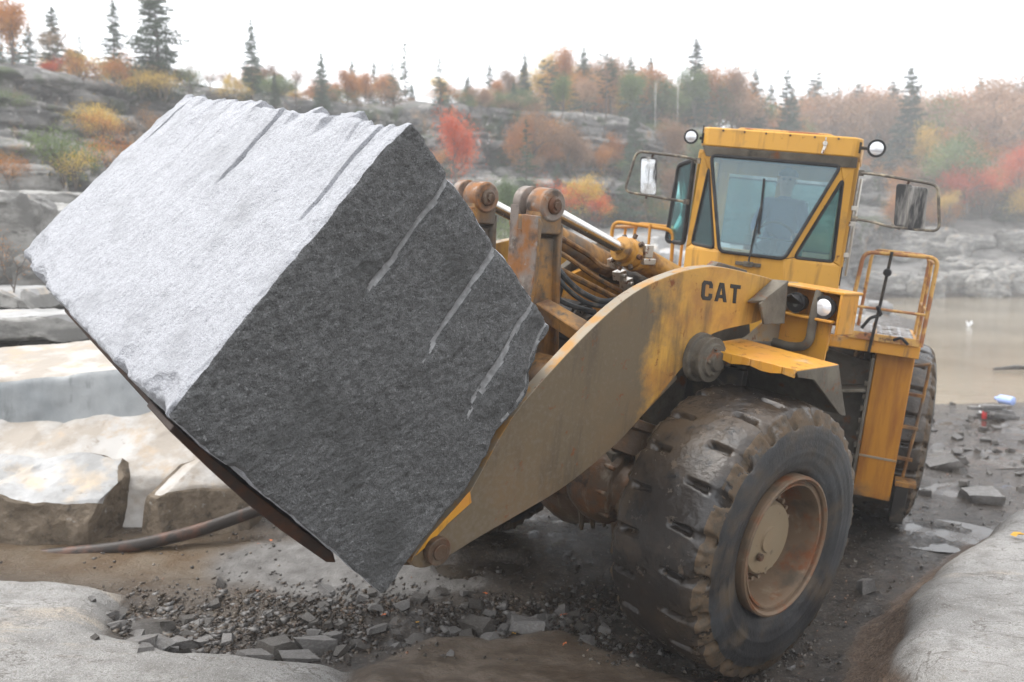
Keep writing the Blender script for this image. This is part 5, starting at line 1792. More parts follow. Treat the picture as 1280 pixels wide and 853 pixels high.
# ------------------------------------------------------------------ litter at the pond edge
def put(mb, name, mat, loc, label, cat, sc=1, rot=0, bev=.01):
    o = link(name, mb.mesh(name), mat, None, None, bev, 40)
    o.location = loc
    o.rotation_euler = (0, 0, rot)
    o.scale = (sc,) * 3
    return tag(o, label, cat)
def litter(px_, d, h_):
    x = (px_ - 640) / FPX * d
    return (x, d, max(zat_(x, d), -.52) + h_)
wplast = mk('white plastic', (.78, .79, .80), .4, 0, [((.45, .43, .4), 6, .55, .7, 4)])
m = MB()
m.rev((0, 0, .19), (0, .9, .22), [(0, .10), (.05, .19), (.7, .19), (.8, .12), (.85, .07), (.95, .07), (.96, .0001)], 20)
put(m, 'plastic_bottle', mk('pale blue plastic', (.36, .46, .78), .35), litter(1275, 18.6, .22), 'pale blue plastic jug lying on the rubbish heap at the pond edge', 'jug', .5, .5)
m = MB()
m.box((0, 0, .12), (.8, .5, .24))
m.slab([(-.42, -.27, .24), (.42, -.27, .30), (.40, .27, .27), (-.42, .27, .25)], .03)
m.box((-.3, -.26, .12), (.1, .02, .15))
put(m, 'polystyrene_box', wplast, litter(1248, 18.4, .10), 'crushed white polystyrene box beside the blue jug at the pond edge', 'box', .55, -.2)
m = MB()
m.rev((0, 0, 0), (0, 0, .34), [(0, .09), (.1, .10), (.85, .10), (.9, .08), (1, .08)], 16)
m.rev((0, 0, .12), (0, 0, .2), [(0, .104), (1, .104)], 16)
put(m, 'drink_can', mk('red can', (.55, .04, .04), .3, .3), litter(1238, 18.0, .03), 'red can standing below the white box at the pond edge', 'can', .5)
m = MB()
for k in range(5):
    m.box((rngk.uniform(-.4, .4), rngk.uniform(-.2, .2), .08 + .05 * k), (.7, .12, .07), Matrix.Rotation(rngk.uniform(-.5, .5), 3, 'Z') @ Matrix.Rotation(rngk.uniform(-.2, .2), 3, 'Y'))
put(m, 'scrap_heap', M['stone_mid'], litter(1258, 18.0, .0), 'heap of grey broken scrap under the white box and blue jug', 'scrap', 1)
m = MB()
m.slab([(0, 0, 0), (.25, 0, .25), (.18, .05, .55), (-.05, .05, .30)], .05)
m.slab([(0, 0, 0), (-.05, .05, .3), (-.3, .02, .5), (-.22, 0, .05)], .05)
put(m, 'floating_debris', wplast, litter(1214, 44, .0), 'small white scrap sticking out of the far pond water', 'debris', .6)
m = MB()
m.tube([(-1.0, 0, .05), (0, .1, .12), (1.2, 0, .10)], [.05, .10, .08], 10)
m.slab([(-.2, 0, .1), (.9, 0, .22), (.9, .2, .2), (-.2, .2, .1)], .05)
put(m, 'floating_log', M['stone_dark'], litter(1275, 27, .02), 'short dark log floating in the pond at the right photo edge', 'log', .7)

# ------------------------------------------------------------------ quarry cliffs
def cliff(name, path, seed, label_kind='structure', base_drop=1.5, terr=.5, step=3.0, depth=26, big_=3.0):
    """path: (x, y, ztop); wall displaced into jointed courses, then a plateau running back"""
    Pth = np.array(path, float)
    seg = np.r_[0, np.cumsum(np.hypot(*np.diff(Pth[:, :2], axis=0).T))]
    nu = int(seg[-1] / .16)
    u = np.linspace(0, seg[-1], nu)
    px_ = np.interp(u, seg, Pth[:, 0])
    py_ = np.interp(u, seg, Pth[:, 1])
    zt = np.interp(u, seg, Pth[:, 2]) + .8 * fbm(np.stack([u * .16, u * 0, u * 0], 1), 4, seed)
    tx, ty = np.gradient(px_), np.gradient(py_)
    ln_ = np.hypot(tx, ty)
    k = np.ones(41) / 41
    nx, ny = -ty / ln_, tx / ln_                              # pointing back, away from the quarry
    pad = 20
    nx = np.convolve(np.pad(nx, pad, 'edge'), k, 'valid')
    ny = np.convolve(np.pad(ny, pad, 'edge'), k, 'valid')
    zb = zat(px_, py_) - base_drop
    nv = 84
    v = np.linspace(0, 1, nv)
    Z = zb[None] + (zt - zb)[None] * v[:, None]
    U = np.repeat(u[None], nv, 0)
    H = np.repeat((zt - zb)[None], nv, 0)
    VV = np.repeat(v[:, None], nu, 1)
    f = U.size
    w1 = fbm(np.stack([U.ravel() * .1, Z.ravel() * .25, np.zeros(f)], 1), 3, seed + 1).reshape(U.shape)
    zw = Z + .8 * w1 + .06 * U * 0
    off = np.zeros_like(U)
    for i, (cu, cz, am) in enumerate(((5.5, 2.6, 1.5), (2.6, 1.1, .9), (1.3, .5, .45), (.6, .28, .18))):
        row = np.floor(zw / cz)
        sh = _h(row.astype(np.int64), row.astype(np.int64) * 0 + i, row.astype(np.int64) * 0, seed)
        cellu = np.floor(U / cu + sh * 7 + .25 * w1)
        c = _h(cellu.astype(np.int64), row.astype(np.int64), row.astype(np.int64) * 0 + i, seed + 5)
        off += am * (c - .5)
        fr = zw / cz - row
        off += am * .22 * (fr < .10)                         # open bed joints
        fu = U / cu + sh * 7 + .25 * w1 - cellu
        off += am * .45 * (fu < .07)
    off += step * sstep(terr - .06, terr + .06, VV + .10 * w1) + step * .8 * sstep(.80, .84, VV + .05 * w1)
    off += .5 * w1 + .10 * fbm(np.stack([U.ravel() * 1.5, Z.ravel() * 3, np.zeros(f)], 1), 4, seed + 9).reshape(U.shape)
    off += 1.2 * (VV - .5)
    Xc = px_[None] + nx[None] * off
    Yc = py_[None] + ny[None] * off
    # plateau rows
    nb = 26
    bk = (np.linspace(0, 1, nb + 1)[1:] ** 1.5) * depth
    Xb = Xc[-1][None] + nx[None] * bk[:, None]
    Yb = Yc[-1][None] + ny[None] * bk[:, None]
    rise = .45 * np.sqrt(bk)[:, None] + .35 * fbm(np.stack([Xb.ravel() * .4, Yb.ravel() * .4, np.zeros(Xb.size)], 1), 4, seed + 12).reshape(Xb.shape) * np.clip(bk, 0, 1)[:, None]
    Zb = Z[-1][None] + rise
    X_ = np.concatenate([Xc, Xb]); Y_ = np.concatenate([Yc, Yb]); Z_ = np.concatenate([Z, Zb])
    me = npmesh(name, np.stack([X_.ravel(), Y_.ravel(), Z_.ravel()], 1), gridf(nu, nv + nb)[:, ::-1][:, ::-1])
    me.materials.append(M['cliff'])
    o = bpy.data.objects.new(name, me)
    col.objects.link(o)
    return tag(o, kind='structure'), (Xc[-1], Yc[-1], Z[-1], nx, ny, u)
M['cliff'] = mk('quarry cliff granite', (0.085, 0.082, 0.077), .8, 0, [((0.22, 0.21, 0.195), (.5, .5, 1.3), .42, .60, 7), ((0.07, 0.065, 0.06), (1.6, 1.6, .35), .54, .66, 6),
    ((0.30, 0.20, 0.12), (.8, .8, .3), .58, .70, 5), ((0.055, 0.068, 0.032), .55, .53, .62, 7), ((0.46, 0.44, 0.41), 2.4, .62, .70, 4)], [(2.2, .8, .12, 7)])
def pxp(px_, d, py_):
    """world point at distance d (along +Y) seen at a pixel"""
    c, s = math.cos(R(5.5)), math.sin(R(5.5))
    b = -(py_ - 426.5) / FPX
    yy = c + b * s
    zz = (-s + b * c) / yy
    return ((px_ - 640) / FPX / yy * d, d, CZ + zz * d)
CLIFF = [(*pxp(p, d, y)[:2], pxp(p, d + 5.5, y)[2]) for p, d, y in ((-420, 18, 50), (-200, 24, 45), (-60, 28, 52), (20, 30, 62), (60, 31, 82), (110, 33, 100), (180, 36, 110), (260, 40, 118), (340, 44, 122), (430, 48, 124), (520, 50, 136), (580, 52, 138), (640, 54, 136), (700, 56, 138), (760, 58, 145),
                                     (860, 62, 158), (960, 68, 172), (1060, 76, 190), (1120, 84, 205), (1160, 95, 215))]
_, ctop = cliff('cliff', CLIFF, 500)

# ------------------------------------------------------------------ trees
def leafmat(name, a, b, c=None, rough=.6):
    m = bpy.data.materials.new(name)
    m.use_nodes = True
    N, Lk = m.node_tree.nodes, m.node_tree.links
    p = N['Principled BSDF']
    p.inputs['Roughness'].default_value = rough
    p.inputs['Specular IOR Level'].default_value = .25
    tc = N.new('ShaderNodeTexCoord')
    n = N.new('ShaderNodeTexNoise')
    n.inputs['Scale'].default_value = 1.1
    n.inputs['Detail'].default_value = 5
    oi = N.new('ShaderNodeObjectInfo')
    ad = N.new('ShaderNodeVectorMath')
    Lk.new(tc.outputs['Object'], ad.inputs[0])
    Lk.new(oi.outputs['Location'], ad.inputs[1])
    Lk.new(ad.outputs[0], n.inputs['Vector'])
    cr = N.new('ShaderNodeValToRGB')
    cr.color_ramp.elements[0].position = .36
    cr.color_ramp.elements[0].color = (*a, 1)
    cr.color_ramp.elements[1].position = .62
    cr.color_ramp.elements[1].color = (*b, 1)
    if c:
        e = cr.color_ramp.elements.new(.72)
        e.color = (*c, 1)
    Lk.new(n.outputs['Fac'], cr.inputs[0])
    Lk.new(cr.outputs[0], p.inputs['Base Color'])
    tl = N.new('ShaderNodeBsdfTranslucent')
    Lk.new(cr.outputs[0], tl.inputs[0])
    ms = N.new('ShaderNodeMixShader')
    ms.inputs[0].default_value = .3
    Lk.new(p.outputs[0], ms.inputs[1])
    Lk.new(tl.outputs[0], ms.inputs[2])
    Lk.new(ms.outputs[0], N['Material Output'].inputs['Surface'])
    return m
LF = {'spruce': leafmat('spruce needles', (.035, .060, .038), (.075, .105, .062)),
      'pine': leafmat('pine needles', (.050, .085, .055), (.095, .135, .085)),
      'orange': leafmat('orange leaves', (.34, .13, .035), (.52, .24, .06), (.30, .22, .07)),
      'pale': leafmat('faded pink-orange leaves', (.33, .20, .13), (.46, .30, .19), (.30, .25, .18)),
      'yellow': leafmat('yellow leaves', (.50, .32, .06), (.62, .44, .11), (.30, .26, .08)),
      'red': leafmat('red leaves', (.48, .075, .03), (.62, .15, .05), (.50, .22, .07)),
      'green': leafmat('green leaves', (.085, .13, .045), (.17, .22, .08), (.30, .28, .10)),
      'brown': leafmat('russet leaves', (.20, .11, .06), (.32, .19, .10), (.16, .13, .08))}
M['bark'] = mk('grey bark', (.13, .11, .095), .9, 0, [((.06, .05, .045), (6, 6, 1.2), .5, .65, 5)], [(14, .6, .02, 4)])
M['birch'] = mk('white birch bark', (.62, .60, .56), .8, 0, [((.10, .09, .08), (3, 3, 9), .60, .66, 4)])

def leaf_tris(C, s, rg, flat=0.0):
    """random triangles of size s at centres C"""
    n = len(C)
    a = rg.normal(0, 1, (n, 3, 3))
    a[:, :, 2] *= (1 - flat)
    a = a / (np.linalg.norm(a, axis=2, keepdims=True) + 1e-6)
    V = C[:, None] + a * (s * rg.uniform(.5, 1.1, n))[:, None, None]
    return V.reshape(-1, 3), np.arange(3 * n).reshape(-1, 3)

def conifer(seed, R0=.24, sparse=1.0, start=.12, whor=22, lean=.0, flatb=False):
    rg = np.random.default_rng(seed)
    tr = MB()
    H = 1.0
    k = 7
    ptsx = [(lean * (i / k) ** 2 + .004 * rg.normal(), .004 * rg.normal(), H * i / k) for i in range(k + 1)]
    tr.tube(ptsx, [.016 * (1 - .93 * i / k) for i in range(k + 1)], 7)
    C, Fl = [], []
    whor = int(whor * 1.5)
    for w in range(whor):
        t = start + (1 - start) * (w + rg.uniform(-.3, .3)) / whor
        t = min(max(t, start), .985)
        env = R0 * (1 - t) ** .8 * rg.uniform(.65, 1.15) + .012
        if flatb: env = R0 * (.35 + .65 * math.sin(min(1, (t - start) / (1 - start) * 1.15) * 2.6)) * rg.uniform(.5, 1.2)
        nb = rg.integers(4, 7)
        for b in range(nb):
            if rg.random() > sparse: continue
            an = rg.uniform(0, 2 * np.pi)
            le = env * rg.uniform(.6, 1.15)
            dz = (.10 if flatb else -.18 + .35 * t) * le
            bx, by = math.cos(an), math.sin(an)
            base = np.array([np.interp(t, [0, 1], [0, lean]) * t, 0, t * H])
            tip = base + np.array([bx * le, by * le, dz])
            mid = base + np.array([bx * le * .5, by * le * .5, dz * .5 - .02 * le])
            tr.tube([tuple(base), tuple(mid), tuple(tip)], [.0035, .0025, .0012], 3)
            m_ = int(18 + 130 * le / .25)
            s_ = rg.uniform(.12 if not flatb else .4, 1, m_) ** .8
            cc = base[None] * (1 - s_)[:, None] + tip[None] * s_[:, None]
            wd = le * .20 * (1.15 - s_ * .6)
            side = np.array([-by, bx, 0])
            cc = cc + side[None] * (rg.normal(0, .8, m_) * wd)[:, None] + np.array([0, 0, 1.])[None] * (rg.normal(-.2, .35, m_) * wd * (.45 if flatb else .6))[:, None]
            C.append(cc)
    C = np.concatenate(C)
    V, Fc = leaf_tris(C, .0125, rg, .35)
    return tr.mesh('trunk'), npmesh('crown', V, Fc, smooth=False)

def broad(seed, spread=.32, n_leaf=8500, low=.22, leafs=.016, multi=1, dens=1.0, holes=.25):
    rg = np.random.default_rng(seed)
    tr = MB()
    tips = []
    def grow(p, d, le, r_, dep):
        n = 3
        P = [p]
        for i in range(n):
            d = d + rg.normal(0, .13, 3)
            d[2] += .05
            d = d / np.linalg.norm(d)
            p = p + d * le / n
            P.append(p)
        tr.tube([tuple(q) for q in P], [r_ * (1 - .4 * i / n) for i in range(n + 1)], 5 if dep < 2 else 3)
        if dep >= 1: tips.append((P[-1], dep))
        tips.append((P[2], dep))
        if dep < 3:
            for b in range(rg.integers(2, 5)):
                nd = d + rg.normal(0, .62, 3) * np.array([1, 1, .55])
                nd[2] = max(nd[2], -.1) + .12
                nd = nd / np.linalg.norm(nd)
                grow(P[rg.integers(2, n + 1)], nd, le * rg.uniform(.55, .82), r_ * .55, dep + 1)
    for k in range(multi):
        a = rg.uniform(0, 6.28)
        d0 = np.array([math.cos(a) * .25 * (multi > 1), math.sin(a) * .25 * (multi > 1), 1.0])
        grow(np.array([0., 0, 0]), d0 / np.linalg.norm(d0), .30 if multi == 1 else .30, .018 / multi ** .5, 0)
    T = np.array([t[0] for t in tips])
    T = T[T[:, 2] > low * .35]
    wts = rg.random(len(T)) > holes
    T = T[wts] if wts.sum() > 5 else T
    idx = rg.integers(0, len(T), int(n_leaf * dens))
    sz = rg.uniform(.035, .10, len(T))
    C = T[idx] + rg.normal(0, 1, (len(idx), 3)) * sz[idx][:, None] * np.array([1, 1, .7])
    zmax = C[:, 2].max()
    mx_, my_ = C[:, 0].mean() / C[:, 2].mean(), C[:, 1].mean() / C[:, 2].mean()
    C[:, 0] -= mx_ * C[:, 2]
    C[:, 1] -= my_ * C[:, 2]
    tr.v = [(x - mx_ * z, y - my_ * z, z) for x, y, z in tr.v]
    C[:, 2] /= zmax
    C[:, :2] *= spread / .32
    V, Fc = leaf_tris(C, leafs, rg)
    tm = tr
    tm.v = [(x * spread / .32, y * spread / .32, z / zmax) for x, y, z in tm.v]
    return tm.mesh('trunk'), npmesh('crown', V, Fc, smooth=False)

PR = {'spruce': [conifer(1, .29), conifer(2, .25), conifer(3, .33, whor=26)], 'thin': [conifer(4, .22, .7, .2, 17), conifer(5, .24, .6, .25, 16, .02)],
      'pine': [conifer(6, .26, .75, .45, 9, .03, True), conifer(7, .22, .8, .35, 10, -.03, True)], 'dense': [conifer(8, .33, 1, .06, 30)],
      'maple': [broad(11), broad(12, .30), broad(13, .36), broad(14, .28, holes=.4)], 'airy': [broad(15, .30, 3600, .3, .012, holes=.4), broad(16, .26, 3000, .3, .012, holes=.4)],
      'shrub': [broad(21, .55, 3800, .05, .024, 5, holes=.1), broad(22, .5, 3200, .05, .024, 4), broad(23, .6, 2600, .05, .022, 5, holes=.3)],
      'bare': [broad(31, .20, 350, .4, .009), broad(32, .16, 250, .5, .009)]}
rt = random.Random(3)
TREES = []
def tree(kind, colr, x, y, z, H, name, label, cat='tree', group=None, var=None, wide=1.0, bark='bark'):
    v = (rt.randrange(len(PR[kind])) if var is None else var % len(PR[kind]))
    tme, cme = PR[kind][v]
    e = empty(name, label, cat, group, loc=(x, y, z), rz=rt.uniform(0, 6.28))
    e.scale = (H * wide, H * wide, H)
    for nm, me, mt in (('trunk', tme, M[bark]), ('crown', cme, LF[colr])):
        if not me.materials: me.materials.append(mt)
        o = bpy.data.objects.new(nm, me)
        col.objects.link(o)
        o.parent = e
        if nm == 'crown' or bark != 'bark':
            o.material_slots[0].link = 'OBJECT'
            o.material_slots[0].material = mt
    TREES.append((e, x / y, kind, colr))
    return e

# the ones that stand out: (px, y top, y base, distance, kind, colour, name, width, label)
HERO = [(8, -25, 78, 33, 'maple', 'orange', 'maple_tree', .8, 'orange maple at the top left photo corner above the cliff'),
        (62, 18, 98, 35, 'airy', 'pale', 'birch_tree', .8, 'faded thin-leaved birch on the left cliff top beside the orange maple'),
        (100, 40, 100, 38, 'thin', 'pine', 'spruce_tree', .8, 'pale thin spruce between the birch and the large dark spruce at left'),
        (192, -45, 112, 38, 'dense', 'spruce', 'spruce_tree', .95, 'large dense dark green spruce, tallest tree at the upper left'),
        (145, 62, 108, 35, 'shrub', 'orange', 'shrub', .8, 'orange bush at the foot of the large dark spruce, left side'),
        (176, 84, 114, 36, 'shrub', 'yellow', 'shrub', .8, 'yellow bush in front of the large dark spruce'),
        (206, 82, 116, 36, 'shrub', 'yellow', 'shrub', .7, 'narrow golden bush right of the first yellow bush under the large spruce'),
        (236, 72, 118, 38, 'shrub', 'green', 'shrub', .6, 'yellow-green bush right of the large dark spruce'),
        (262, 82, 120, 42, 'airy', 'pale', 'maple_tree', .9, 'faded leafy sapling between the large spruce and the lone spruce'),
        (313, 27, 124, 43, 'spruce', 'pine', 'spruce_tree', .75, 'lone slender spruce with clear outline against the sky, left of centre'),
        (343, 94, 126, 43, 'spruce', 'spruce', 'spruce_tree', .8, 'very small dark spruce right of the lone slender spruce'),
        (290, 96, 124, 42, 'shrub', 'yellow', 'shrub', .8, 'low yellow shrub at the foot of the lone slender spruce'),
        (370, 74, 128, 47, 'airy', 'pale', 'birch_tree', .9, 'nearly bare pinkish birch between the small spruce and the bushy pine'),
        (401, 68, 130, 47, 'dense', 'pine', 'pine_tree', .75, 'bushy green pine above the right half of the granite block top'),
        (436, 82, 130, 49, 'maple', 'orange', 'maple_tree', .9, 'hazy pale orange maple right of the bushy pine'),
        (492, 74, 136, 51, 'thin', 'pine', 'spruce_tree', .9, 'thin hazy spruce above the corner of the granite block'),
        (506, 44, 136, 56, 'thin', 'pine', 'spruce_tree', .6, 'very faint tall spruce standing behind the thin one above the block corner'),
        (550, 74, 140, 51, 'thin', 'pine', 'spruce_tree', 1.1, 'sparse spruce directly above the red maple'),
        (604, 104, 140, 54, 'maple', 'pale', 'maple_tree', 1.2, 'pale peach maple right of the sparse spruce on the cliff top'),
        (642, 104, 140, 57, 'dense', 'pine', 'spruce_tree', .8, 'faint grey-green spruce in the middle of the cliff top'),
        (684, 78, 142, 55, 'pine', 'pine', 'pine_tree', .9, 'thin pine left of the rounded green tree on the cliff top'),
        (702, 90, 142, 54, 'maple', 'green', 'oak_tree', .9, 'rounded green tree on the centre cliff top'),
        (733, 92, 144, 58, 'maple', 'pale', 'maple_tree', .9, 'small pale orange tree between the rounded green tree and the umbrella pine'),
        (758, 70, 146, 58, 'pine', 'spruce', 'pine_tree', .9, 'umbrella shaped dark pine on the cliff top left of the cab'),
        (790, 82, 150, 60, 'maple', 'green', 'oak_tree', .9, 'blue-green leafy tree left of the leaning white birch'),
        (820, 84, 152, 61, 'bare', 'pale', 'birch_tree', .8, 'bare leaning white birch above the left work lamp'),
        (848, 86, 156, 62, 'bare', 'pale', 'birch_tree', .7, 'second bare white birch, just left of the cab roof'),
        (572, 132, 236, 44, 'maple', 'red', 'maple_tree', .72, 'bright red-orange maple in front of the cliff beside the granite block'),
        (700, 215, 275, 40, 'shrub', 'red', 'shrub', .75, 'orange-red bush behind the tilt lever, left of the yellow one'),
        (726, 208, 272, 41, 'maple', 'yellow', 'maple_tree', .9, 'small yellow tree in front of the cliff above the tilt cylinders'),
        (748, 232, 275, 42, 'shrub', 'red', 'shrub', .7, 'dark red low bush right of the small yellow tree'),
        (640, 215, 312, 36, 'maple', 'green', 'sapling', .55, 'green sapling between the two tilt levers'),
        (625, 262, 330, 34, 'shrub', 'green', 'shrub', .8, 'bright green bush seen through the gap between block and tilt lever'),
        (658, 150, 250, 46, 'thin', 'pine', 'spruce_tree', .8, 'slim dark spruce growing against the centre cliff'),
        (76, 150, 218, 25, 'shrub', 'green', 'shrub', .8, 'green bush in front of the left cliff'),
        (92, 178, 220, 24.5, 'shrub', 'yellow', 'shrub', .7, 'small yellow-orange bush against the green bush at left'),
        (138, 165, 205, 27, 'shrub', 'orange', 'shrub', .8, 'orange bush in front of the cliff just left of the granite block edge'),
        (10, 186, 218, 24, 'shrub', 'orange', 'shrub', .6, 'tiny orange bush at the left photo edge under the cliff'),
        (5, 110, 135, 28, 'shrub', 'green', 'shrub', 1.2, 'green ground shrub on the cliff face at the left photo edge'),
        (24, 246, 300, 17, 'airy', 'yellow', 'sapling', 1.0, 'yellow-leaved sapling growing from the ledge blocks at far left'),
        (12, 290, 372, 13, 'bare', 'orange', 'sapling', 1.2, 'bare orange-leaved sapling leaning beside the left corner of the granite block'),
        (1140, 84, 235, 92, 'spruce', 'spruce', 'spruce_tree', .85, 'tall pointed spruce on the right hillside above the mirror'),
        (985, 88, 200, 82, 'spruce', 'pine', 'spruce_tree', .9, 'hazy pointed spruce behind the cab roof'),
        (1255, 72, 235, 95, 'maple', 'pale', 'maple_tree', .9, 'large pale orange tree at the top right of the photo'),
        (1212, 190, 262, 84, 'maple', 'red', 'maple_tree', 1.0, 'bright red-orange maple low on the right hillside'),
        (1240, 205, 262, 86, 'maple', 'orange', 'maple_tree', 1.0, 'orange maple right of the red-orange one low on the hillside'),
        (1270, 175, 258, 88, 'maple', 'red', 'maple_tree', .9, 'red maple at the right photo edge low on the hillside'),
        (1158, 150, 240, 90, 'maple', 'yellow', 'maple_tree', .7, 'yellow tree on the right hillside above the mirror'),
        (1185, 235, 268, 82, 'shrub', 'yellow', 'shrub', .9, 'yellow bush at the foot of the right hillside behind the mirror'),
        (1195, 150, 262, 86, 'maple', 'green', 'oak_tree', .9, 'broad green tree on the right hillside left of the red maple'),
        (1120, 235, 292, 80, 'maple', 'orange', 'maple_tree', .8, 'small rust-orange tree seen inside the right mirror bracket')]
for px_, yt, yb, d, kind, colr, nm, wd, lab in HERO:
    if yb < 160 and px_ < 1000: d += 6.5
    x, y, zt_ = pxp(px_, d, yt)
    zb_ = pxp(px_, d, yb)[2]
    H = zt_ - zb_ + .5
    if kind == 'bare' and d > 50: t = tree(kind, colr, x, y, zb_ - .4, H, nm, lab, wide=wd * .55, bark='birch')
    else: t = tree(kind, colr, x, y, zb_ - .4, H, nm, lab, 'shrub' if nm == 'shrub' else 'tree', wide=wd * (1.15 if kind == 'maple' else 1))
    if nm != 'shrub': t['group'] = {'maple_tree': 'autumn maples round the quarry', 'spruce_tree': 'spruces round the quarry', 'pine_tree': 'pines on the cliff top', 'birch_tree': 'birches on the cliff top'}.get(nm, 'green trees round the quarry')
    else: t['group'] = 'autumn shrubs round the quarry'

# the fill: woods on the plateau and the right hillside
CT = np.array([(a, b, c) for a, b, c in zip(ctop[0], ctop[1], ctop[2])])
NX, NY = ctop[3], ctop[4]
fill = []
kinds = [('spruce', 'spruce', 'spruce_tree', 'dark spruce'), ('spruce', 'pine', 'spruce_tree', 'grey-green spruce'), ('maple', 'pale', 'maple_tree', 'faded peach maple'), ('maple', 'orange', 'maple_tree', 'orange maple'),
         ('maple', 'brown', 'oak_tree', 'russet oak'), ('maple', 'green', 'oak_tree', 'green leafy tree'), ('maple', 'yellow', 'birch_tree', 'yellow birch'), ('airy', 'pale', 'birch_tree', 'thin bare-looking birch')]
def cliffrow(px_, back):
    i = int(np.argmin(np.abs(CT[:, 0] / CT[:, 1] - (px_ - 640) / FPX)))
    x, y, z = CT[i]
    return x + NX[i] * back, y + NY[i] * back, z + .45 * math.sqrt(back)
for k in range(110):                                       # plateau behind the cliff, left and centre
    px_ = -60 + 940 * (k + rt.random()) / 110
    back = rt.uniform(1.5, 16)
    x, y, z = cliffrow(px_, back)
    small = px_ < 720
    kd = rt.choices(kinds, (1.5, 2, 3, 4, 2, 2, 2, 1.5))[0]
    H = rt.uniform(1.2, 2.9) * (1.5 if kd[0] == 'spruce' else 1) if small else rt.uniform(3.2, 6.5)
    fill.append((x, y, z - .2, H, kd, 'on the cliff top'))
for k in range(170):                                       # right: dense hillside forest
    row = k % 3
    px_ = 850 + 480 * (k + rt.random()) / 170
    sky_y = np.interp(px_, [850, 900, 960, 1050, 1100, 1180, 1240, 1330], [100, 92, 100, 96, 112, 104, 92, 74]) + rt.uniform(-10, 26)
    if px_ < 1055:
        x, y, z = cliffrow(px_, 1.5 + 9 * row + rt.uniform(0, 5))
        z -= .3
    else:
        d = (86 if px_ > 1120 else 96) + 9 * row + rt.uniform(0, 6)
        x, y = (px_ - 640) / FPX * d, d
        z = zat_(x, y) - .3
    kd = rt.choices(kinds, (3, 3, 3, 4, 3, 3, 1.5, 1.5))[0]
    top = pxp(px_, y, sky_y)[2] if row == 2 else z + rt.uniform(4.5, 8)
    fill.append((x, y, z, max(4.0, top - z), kd, 'in the woods behind the pond'))
for k in range(34):                                        # the gap behind the cab's right shoulder
    px_ = 975 + 140 * (k + rt.random()) / 34
    d = rt.uniform(100, 128)
    x = (px_ - 640) / FPX * d
    z = zat_(x, d) - .3
    kd = rt.choices(kinds, (3, 3, 3, 4, 3, 3, 1.5, 1.5))[0]
    fill.append((x, d, z, max(4.0, pxp(px_, d, 98 + rt.uniform(-8, 34))[2] - z), kd, 'in the woods behind the pond'))
zz = zat(np.array([f[0] for f in fill]), np.array([f[1] for f in fill]))
fill = [(x, y, (float(g) - .3 if z is None else z), H, kd, pl) for (x, y, z, H, kd, pl), g in zip(fill, zz)]
# label every one by kind, place and its rank from the left
rank = {}
for i in sorted(range(len(fill)), key=lambda i: fill[i][0] / fill[i][1]):
    rank.setdefault((fill[i][4][3], fill[i][5]), []).append(i)
_o = ['first', 'second', 'third', 'fourth', 'fifth', 'sixth', 'seventh', 'eighth', 'ninth']
ordn = ['leftmost'] + _o[1:] + ['tenth', 'eleventh', 'twelfth', 'thirteenth', 'fourteenth', 'fifteenth', 'sixteenth', 'seventeenth', 'eighteenth', 'nineteenth']
for a_, b_ in (('twenty', 'twentieth'), ('thirty', 'thirtieth'), ('forty', 'fortieth'), ('fifty', 'fiftieth'), ('sixty', 'sixtieth')):
    ordn += [b_] + [a_ + '-' + q for q in _o]
for (nm, pl), ids in rank.items():
    for r_, i in enumerate(ids):
        x, y, z, H, kd, _ = fill[i]
        lab = f"{nm} {pl}, {ordn[r_]} such tree{'' if r_ == 0 else ' from the left'}"
        tree(kd[0], kd[1], x, y, z, H, kd[2], lab, 'tree', f'woods {pl}', wide=rt.uniform(.85, 1.25))
# trees standing on the ledges and at the foot of the centre cliff
mid = []
for k in range(26):
    px_ = 585 + 330 * (k + rt.random()) / 26
    i = int(np.argmin(np.abs(CT[:, 0] / CT[:, 1] - (px_ - 640) / FPX)))
    x, y, z = CT[i]
    b = rt.choice((-8.5, -7, -4.2, -3.4))
    xx, yy = x + NX[i] * b, y + NY[i] * b
    g = zat_(xx, yy)
    mid.append((xx, yy, (g if b < -6 else g + (z - g) * .42) - .3, rt.uniform(3.2, 6.2), rt.choices((kinds[0], kinds[1], kinds[4], kinds[5], kinds[3], kinds[2]), (2, 3, 2, 3, 1.2, 1.5))[0]))
mid.sort(key=lambda m: m[0] / m[1])
for i, (x, y, z, H, kd) in enumerate(mid):
    tree(kd[0], kd[1], x, y, z, H, kd[2], f'{kd[3]} growing against the centre cliff face, {ordn[i]} of these trees' + (' from the left' if i else ''), 'tree', 'trees against the centre cliff', wide=rt.uniform(.7, 1.0))
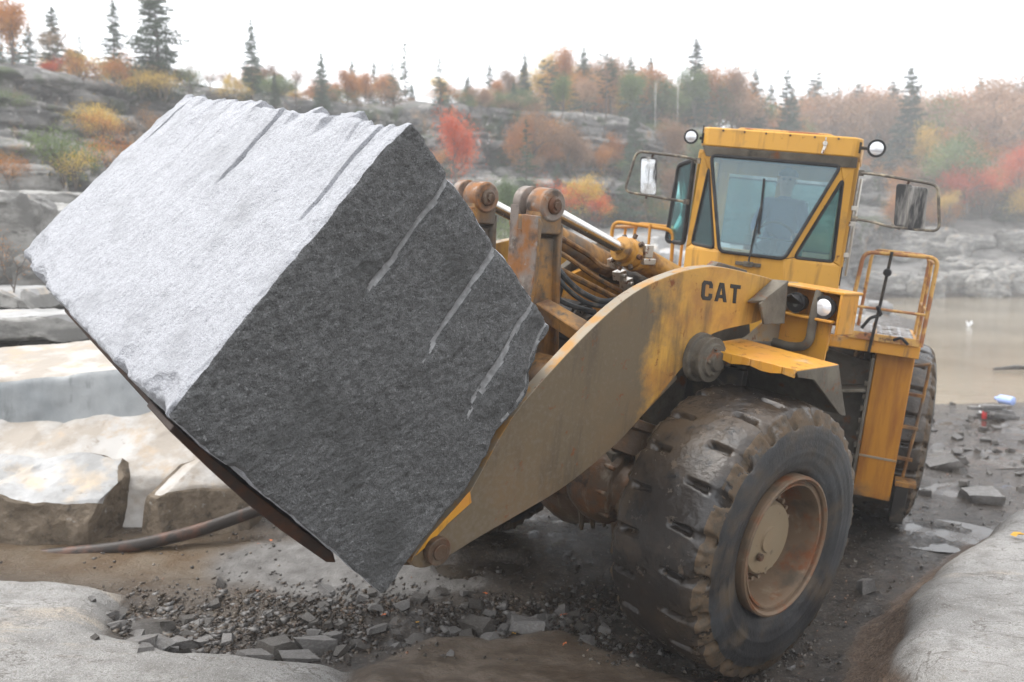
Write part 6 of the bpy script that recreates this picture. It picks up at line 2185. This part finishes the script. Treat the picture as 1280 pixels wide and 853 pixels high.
# undergrowth shrubs along ledges of the cliff and its foot
sh = []
for k in range(135):
    px_ = 10 + 900 * rt.random()
    i = int(np.argmin(np.abs(CT[:, 0] / CT[:, 1] - (px_ - 640) / FPX)))
    x, y, z = CT[i]
    b = rt.choice((-8, -6.5, -6.5, -4.5, -3.2, .6, 1.0))
    xx, yy = x + NX[i] * b, y + NY[i] * b
    g = zat_(xx, yy)
    zz_ = z if b > 0 else (g if b < -5 else g + (z - g) * (.42 if b < -4 else .5))
    sh.append((xx, yy, zz_ - .1, rt.uniform(.8, 2.3) * (1.5 if b < -6 else 1), rt.choices(('green', 'brown', 'pale', 'yellow', 'orange', 'red'), (7, 4, 3, 1.2, 1.5, .3))[0]))
sh.sort(key=lambda s: s[0] / s[1])
cnt_ = {}
for x, y, z, H, c in sh:
    q = cnt_.setdefault(c, 0)
    cnt_[c] += 1
    cn = {'green': 'green', 'brown': 'russet', 'pale': 'faded peach', 'yellow': 'yellow', 'orange': 'orange', 'red': 'red'}[c]
    tree('shrub', c, x, y, z, H, 'shrub', f'{cn} shrub on the cliff ledges, {ordn[q]} {cn} one from the left' if q else f'{cn} shrub on the cliff ledges, leftmost {cn} one', 'shrub', 'shrubs on the cliff ledges', wide=rt.uniform(.7, 1.1))

# ------------------------------------------------------------------ far shore rocks
for i in range(34):
    px_ = 1080 + 240 * (i + rt.random()) / 34
    d = rt.uniform(75, 86)
    x = (px_ - 640) / FPX * d
    w = rt.uniform(2, 6)
    h_ = rt.uniform(.5, 1.6)
    o = hex_rock('boulder', boxC((x, d, zat_(x, d) - .5), (w, 2.5, h_ + .5), rt.uniform(-.4, .4), jit=.3, rng=rt), (16, 10, 8), rock_disp(600 + i, .25, 1.2, .3), ['granite_grey'])
    tag(o, f'pale grey boulder in the rock bank on the far pond shore, {ordn[i]}' + (' from the left' if i else ''), 'boulder', 'boulders along the far pond shore')
for i in range(26):
    px_ = 760 + 330 * (i + rt.random()) / 26
    d = rt.uniform(33, 46)
    x = (px_ - 640) / FPX * d
    w = rt.uniform(1, 2.6)
    h_ = rt.uniform(.3, .9)
    o = hex_rock('boulder', boxC((x, d, zat_(x, d) - .3), (w, 1.4, h_ + .3), rt.uniform(-.4, .4), jit=.2, rng=rt), (14, 10, 8), rock_disp(650 + i, .15, .8, .3), ['granite_pale'])
    tag(o, f'pale broken boulder in the rubble slope behind the loader cab, {ordn[i]}' + (' from the left' if i else ''), 'boulder', 'rubble boulders behind the loader')

# ------------------------------------------------------------------ drizzle haze
hz = MB().box((10, 100, 29), (620, 330, 66))
ho = bpy.data.objects.new('haze', hz.mesh('haze'))
col.objects.link(ho)
hm = bpy.data.materials.new('haze')
hm.use_nodes = True
N = hm.node_tree.nodes
N.remove(N['Principled BSDF'])
pv = N.new('ShaderNodeVolumePrincipled')
pv.inputs['Color'].default_value = (.965, .98, 1.0, 1)
pv.inputs['Density'].default_value = .0023
pv.inputs['Anisotropy'].default_value = .2
hm.node_tree.links.new(pv.outputs[0], N['Material Output'].inputs['Volume'])
ho.data.materials.append(hm)
tag(ho, kind='stuff')
